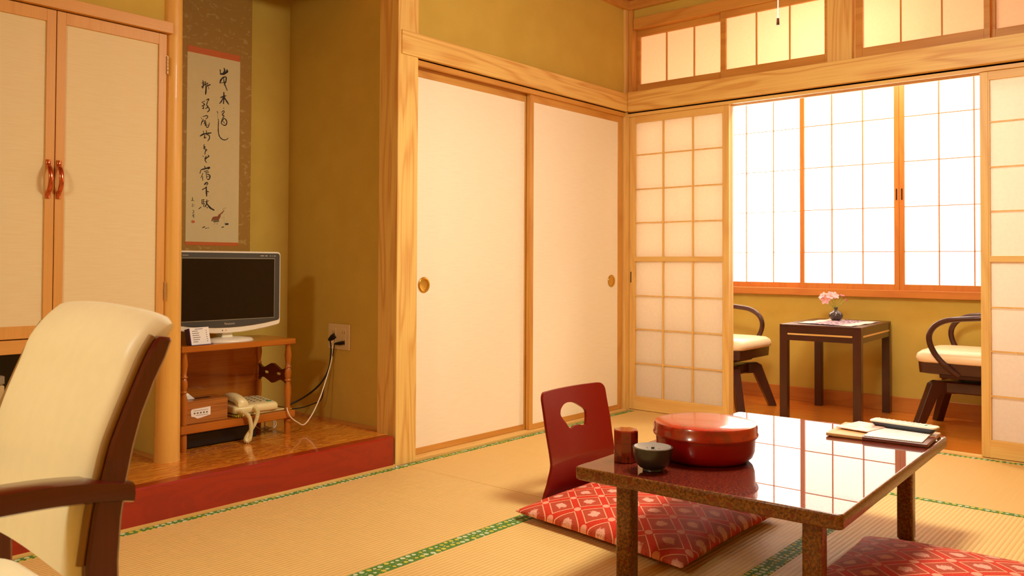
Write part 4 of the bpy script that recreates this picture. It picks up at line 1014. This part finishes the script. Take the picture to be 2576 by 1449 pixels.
textmesh('maker_lettering', 'Panasonic', .0125, SILVER, t, Matrix.Translation((.001, -.0316, .0765)) @ RX, .0005)
m = MB()
for k in range(3): m.box(-.237+k*.006, -.2325+k*.006, -.0322, -.0312, .3655, .3695)
m.box(-.216, -.190, -.0320, -.0312, .3662, .3680)
for a, b in ((.148, .166), (.172, .184), (.196, .201), (.207, .210), (.216, .226)): m.box(a, b, -.0321, -.0312, .3660, .3690)
m.build('bezel_markings', SILVER, t)
MB().box(-.032, -.028, -.0290, -.0276, .047, .051).build('sensor', BLACK, t)
MB().box(-.018, -.010, -.0290, -.0276, .047, .051, bev=.0008).build('standby_lamp', REDLED, t, label='pink standby lamp')
MB().prism([(-.035, .0), (.045, .0), (.030, .022), (.026, .045), (-.016, .045), (-.020, .022)], 'y', -.01, .03, .003).build('neck', WHITE, t, smooth=30)
rg = []
for z, f in ((.0, 1.), (.004, 1.0), (.010, .95), (.014, .70), (.018, .35)):
    rg.append([(.01+.115*f*math.cos(2*PI*k/40), .0+.085*f*math.sin(2*PI*k/40), z) for k in range(40)])
MB().loft(rg).build('foot_plate', WHITE, t, smooth=50)
# price card
t = thing('price_card', 'clear stand holding a white printed card in front of the television', 'card', (-2.632, .372, .561), math.radians(8))
tl = Matrix.Rotation(math.radians(-14), 4, 'X')
MB().box(-.046, .046, 0, .0012, 0, .072, mat=tl).build('card', PAPERW, t)
MB().box(-.049, -.046, .0, .03, .0, .070, mat=tl).box(-.049, .049, -.012, .03, 0, .0015).build('acrylic_holder', BLUEC, t, label='violet-edged acrylic holder')
m = MB()
m.box(-.022, .016, -.0006, 0, .064, .0665, mat=tl)
for k, wd in enumerate((.024, .032, .030, .034, .032, .022)):
    z = .056-k*.0088
    x = -.036
    while x < -.036+wd: m.box(x, x+.0034, -.0006, 0, z, z+.0030, mat=tl); x += .0046
    m.box(.030, .0335, -.0006, 0, z, z+.0032, mat=tl)
m.build('printed_text', plain('soft_print', (120,110,120), .7), t)
# tissue box
t = thing('tissue_box', 'wooden tissue box with a white name plate on the lower shelf of the television stand', 'tissue box', (-2.603, .425, .2415))
MB().box(-.110, .092, -.055, .070, 0, .092, bev=.002).build('body', TISW, t)
MB().loft([[(x-.01, y+.005, z) for x, y in rrect(.055, .012, .011, 5)] for z in (.0915, .0925)]).build('slot', BLACK, t)
def xp(pts, y0, y1): return MB().prism(pts, 'y', y0, y1, .0)
xp([(-.075, .052), (-.072, .058), (-.066, .060), (.012, .063), (.012, .030), (-.030, .022), (-.046, .020), (-.060, .028), (-.072, .030)], -.0575, -.0552).build('name_plate', PAPERW, t, label='white engraved name plate')
m = MB()
for k in range(5): m.box(-.062+k*.0135, -.0545+k*.0135, -.0580, -.0573, .0395, .0455)
m.box(-.064, .002, -.0578, -.0573, .052, .0535); m.box(-.052, .002, -.0578, -.0573, .0325, .0340)
m.build('plate_lettering', INKL, t)
MB().loft([[(-.085, .0, .088), (-.02, .002, .088), (-.02, .004, .088), (-.085, .003, .088)], [(-.080, -.004, .11), (-.045, .0, .108), (-.045, .003, .108), (-.080, .0, .11)], [(-.078, -.002, .132), (-.070, .0, .130), (-.070, .001, .130), (-.078, .0, .132)]]).build('tissue', PAPERW, t, label='white tissue sticking out')
# phone mat
t = thing('phone_mat', 'pale cloth mat with golden tassels under the telephone', 'mat', (-2.345, .460, .2415), math.radians(2))
MB().box(-.135, .130, -.090, .100, 0, .008, bev=.003).build('pad', PHMAT, t)
for a_, b_ in ((-.138, -.100), (.112, .132)): MB().box(a_, b_, -.094, .104, .0, .0092, bev=.003).build('brocade_edge', PHMATD, t, label='golden brocade edging')
for px_, py_ in ((-.118, -.096), (.128, -.096)):
    m = MB()
    for k in range(9):
        a = 2*PI*k/9; m.tube([(px_, py_+.004, .012), (px_+.010*math.cos(a), py_-.002+.005*math.sin(a), .010), (px_+.013*math.cos(a), py_-.006+.006*math.sin(a), .002)], .0014, 5)
    m.build('tassel', YLINE, t, smooth=60, label='golden tassel')
# telephone
t = thing('telephone', 'ivory push-button telephone with a coiled cord on the lower shelf', 'telephone', (-2.365, .455, .2512), math.radians(-4)); TEL = t
rg = []
for z0_, z1_, o in ((.0, .0, .006), (.010, .006, .0), (.032, .022, .0), (.042, .030, .004), (.046, .034, .012)):
    rg.append([(x, y, (z0_+(z1_-z0_)*(.5-y/.19)) ) for x, y in rrect(.104-o, .090-o, .018, 5)])
base = MB().loft(rg).build('base', CREAM, t, smooth=50)
def top_z(y): return .046+(.034-.046)*(.5-y/.19)
# handset on the left, long axis along y
hs = [(-.084, .016), (-.072, .026), (-.045, .032), (0, .035), (.045, .034), (.072, .030), (.086, .018)]
rg = []
for yv, h in hs:
    zc = .040+ .010*(1-(yv/.09)**2)
    dn = .012*(1 if abs(yv) > .05 else .15)
    rg.append([(-.066+wx, yv-.004, zc+wz) for wx, wz in ((-.020, -dn), (-.024, .002), (-.021, h*.55), (-.010, h*.85), (.010, h*.85), (.021, h*.55), (.024, .002), (.020, -dn))])
MB().loft(rg).build('handset', CREAM, t, smooth=60)
k0 = MB().box(-.0050, .0050, -.0032, .0032, 0, .0035, bev=.0010).build('key', plain('brown_key', (120,100,76), .4), t); first = True
for i in range(4):
    for j in range(5):
        b = k0 if first else k0.copy()
        if not first: COL.objects.link(b); b.parent = t
        first = False
        yv = .060-j*.025; b.location = (-.020+i*.030, yv, top_z(yv)-.0008)
MB().box(.062, .084, -.060, -.050, top_z(-.055)-.001, top_z(-.055)+.003, bev=.0015).build('green_key', GREEN, t, label='green key')
def coil(path, r, wire, turns):
    p = smoothpath(path, 14); n = len(p); out = []
    Ls = [0]
    for a, b in zip(p, p[1:]): Ls.append(Ls[-1]+(b-a).length)
    K = turns*9; j = 0; N_ = Vector((0, -1, 0))
    for k in range(K+1):
        s_ = Ls[-1]*k/K
        while j < n-2 and Ls[j+1] < s_: j += 1
        f = (s_-Ls[j])/max(1e-6, Ls[j+1]-Ls[j]); q = p[j].lerp(p[j+1], f); T = (p[j+1]-p[j]).normalized()
        N2 = (N_-T*N_.dot(T)).normalized(); B2 = T.cross(N2); a = 2*PI*k/9
        out.append(q+r*(math.cos(a)*N2+math.sin(a)*B2))
    return MB().tube(out, wire, 5)
M_ = Matrix.Rotation(math.radians(4), 4, 'Z')
cl = [(-2.462, .372, .268), (-2.452, .338, .262), (-2.436, .325, .240), (-2.430, .322, .200), (-2.432, .322, .165), (-2.442, .318, .145), (-2.452, .322, .143), (-2.450, .328, .156), (-2.432, .330, .178), (-2.412, .328, .205), (-2.400, .325, .235), (-2.392, .332, .262), (-2.386, .365, .272)]
cl = [tuple(M_ @ (Vector(q)-Vector((-2.365, .455, .250)))) for q in cl]
coil(cl, .0070, .0022, 84).build('coiled_cord', CREAM, t, smooth=60, label='ivory coiled cord hanging over the shelf edge')

# ================================================================== OUTLET AND CORDS
t = thing('power_outlet', 'beige double power outlet plate on the shaded alcove side wall', 'power outlet', (-1.905, .400, .545))
MB().box(-.008, 0, -.081, .081, -.0605, .0605, bev=.003).build('plate', BEIGE, t)
m = MB().box(-.0095, -.0075, -.055, -.022, -.042, .042, bev=.001).box(-.0095, -.0075, .020, .053, -.042, .042, bev=.001)
m.build('socket_insert', BEIGE, t)
m = MB()
for yc in (-.038, .037):
    for zc in (.022, -.020): m.box(-.0100, -.0090, yc-.009, yc-.0065, zc-.007, zc+.007); m.box(-.0100, -.0090, yc+.0065, yc+.009, zc-.006, zc+.006)
m.build('socket_slots', PIPING, t)
def cord(owner, name, pts, r, mat, label, plug):
    Mi = (Matrix.Translation(owner.location) @ owner.rotation_euler.to_matrix().to_4x4()).inverted()
    c = MB().tube([Mi @ q for q in smoothpath(pts, 6)], r, 8).build(name, mat, owner, smooth=60, label=label)
    (a, b, ra, rb) = plug; a, b = Vector(a), Vector(b)
    MB().tube([Mi @ a, Mi @ a.lerp(b, .5), Mi @ b], [ra, ra, rb], 10).build('plug', mat, c, smooth=50)
cord(TV, 'power_cord', [(-1.922, .452, .530)]+[(a+(-.016 if i < 2 else 0), b, c) for i, (a, b, c) in enumerate(CORD1)][1:], .0042, BLACKR, 'thick black power cord with a large plug', ((-1.914, .424, .552), (-1.926, .456, .528), .014, .008))
cord(VBOX, 'power_cord', [(-1.932, .405, .514)]+CORD2[2:], .0026, BLACKR, 'thin black power cord with a slim plug', ((-1.916, .350, .521), (-1.932, .405, .513), .009, .005))
cord(TEL, 'telephone_cord', [(-1.912, .452, .520)]+CORDW[1:], .0027, plain('white_cord', (250, 230, 196), .4), 'white cord looping to the wall outlet', ((-1.912, .440, .535), (-1.914, .452, .515), .009, .005))
p = [(-2.30, .53, .185), (-2.27, .52, .150), (-2.24, .50, .141), (-2.20, .50, .150), (-2.185, .53, .170), (-2.205, .55, .175), (-2.225, .53, .150), (-2.20, .50, .142), (-2.175, .52, .160), (-2.19, .56, .178), (-2.22, .54, .160), (-2.24, .52, .142), (-2.26, .55, .1385)]
t = thing('cable_bundle', 'tangled bundle of pale wires on the alcove floor under the stand', 'wires', (-2.22, .53, .135))
MB().tube([q-Vector((-2.22, .53, .135)) for q in smoothpath(p, 6)], .0022, 6).build('white_wire', WHITE, t, smooth=60)
MB().tube([q-Vector((-2.22, .53, .135)) for q in smoothpath([(-2.31, .56, .19), (-2.27, .545, .178), (-2.22, .55, .182), (-2.17, .57, .205)], 6)], .0024, 6).build('black_wire', BLACKR, t, smooth=60)
MB().lathe([(0, 0), (.012, 0), (.012, .006), (0, .006)], (0, 0, .001), 10).build('cable_tie', WHITE, t)
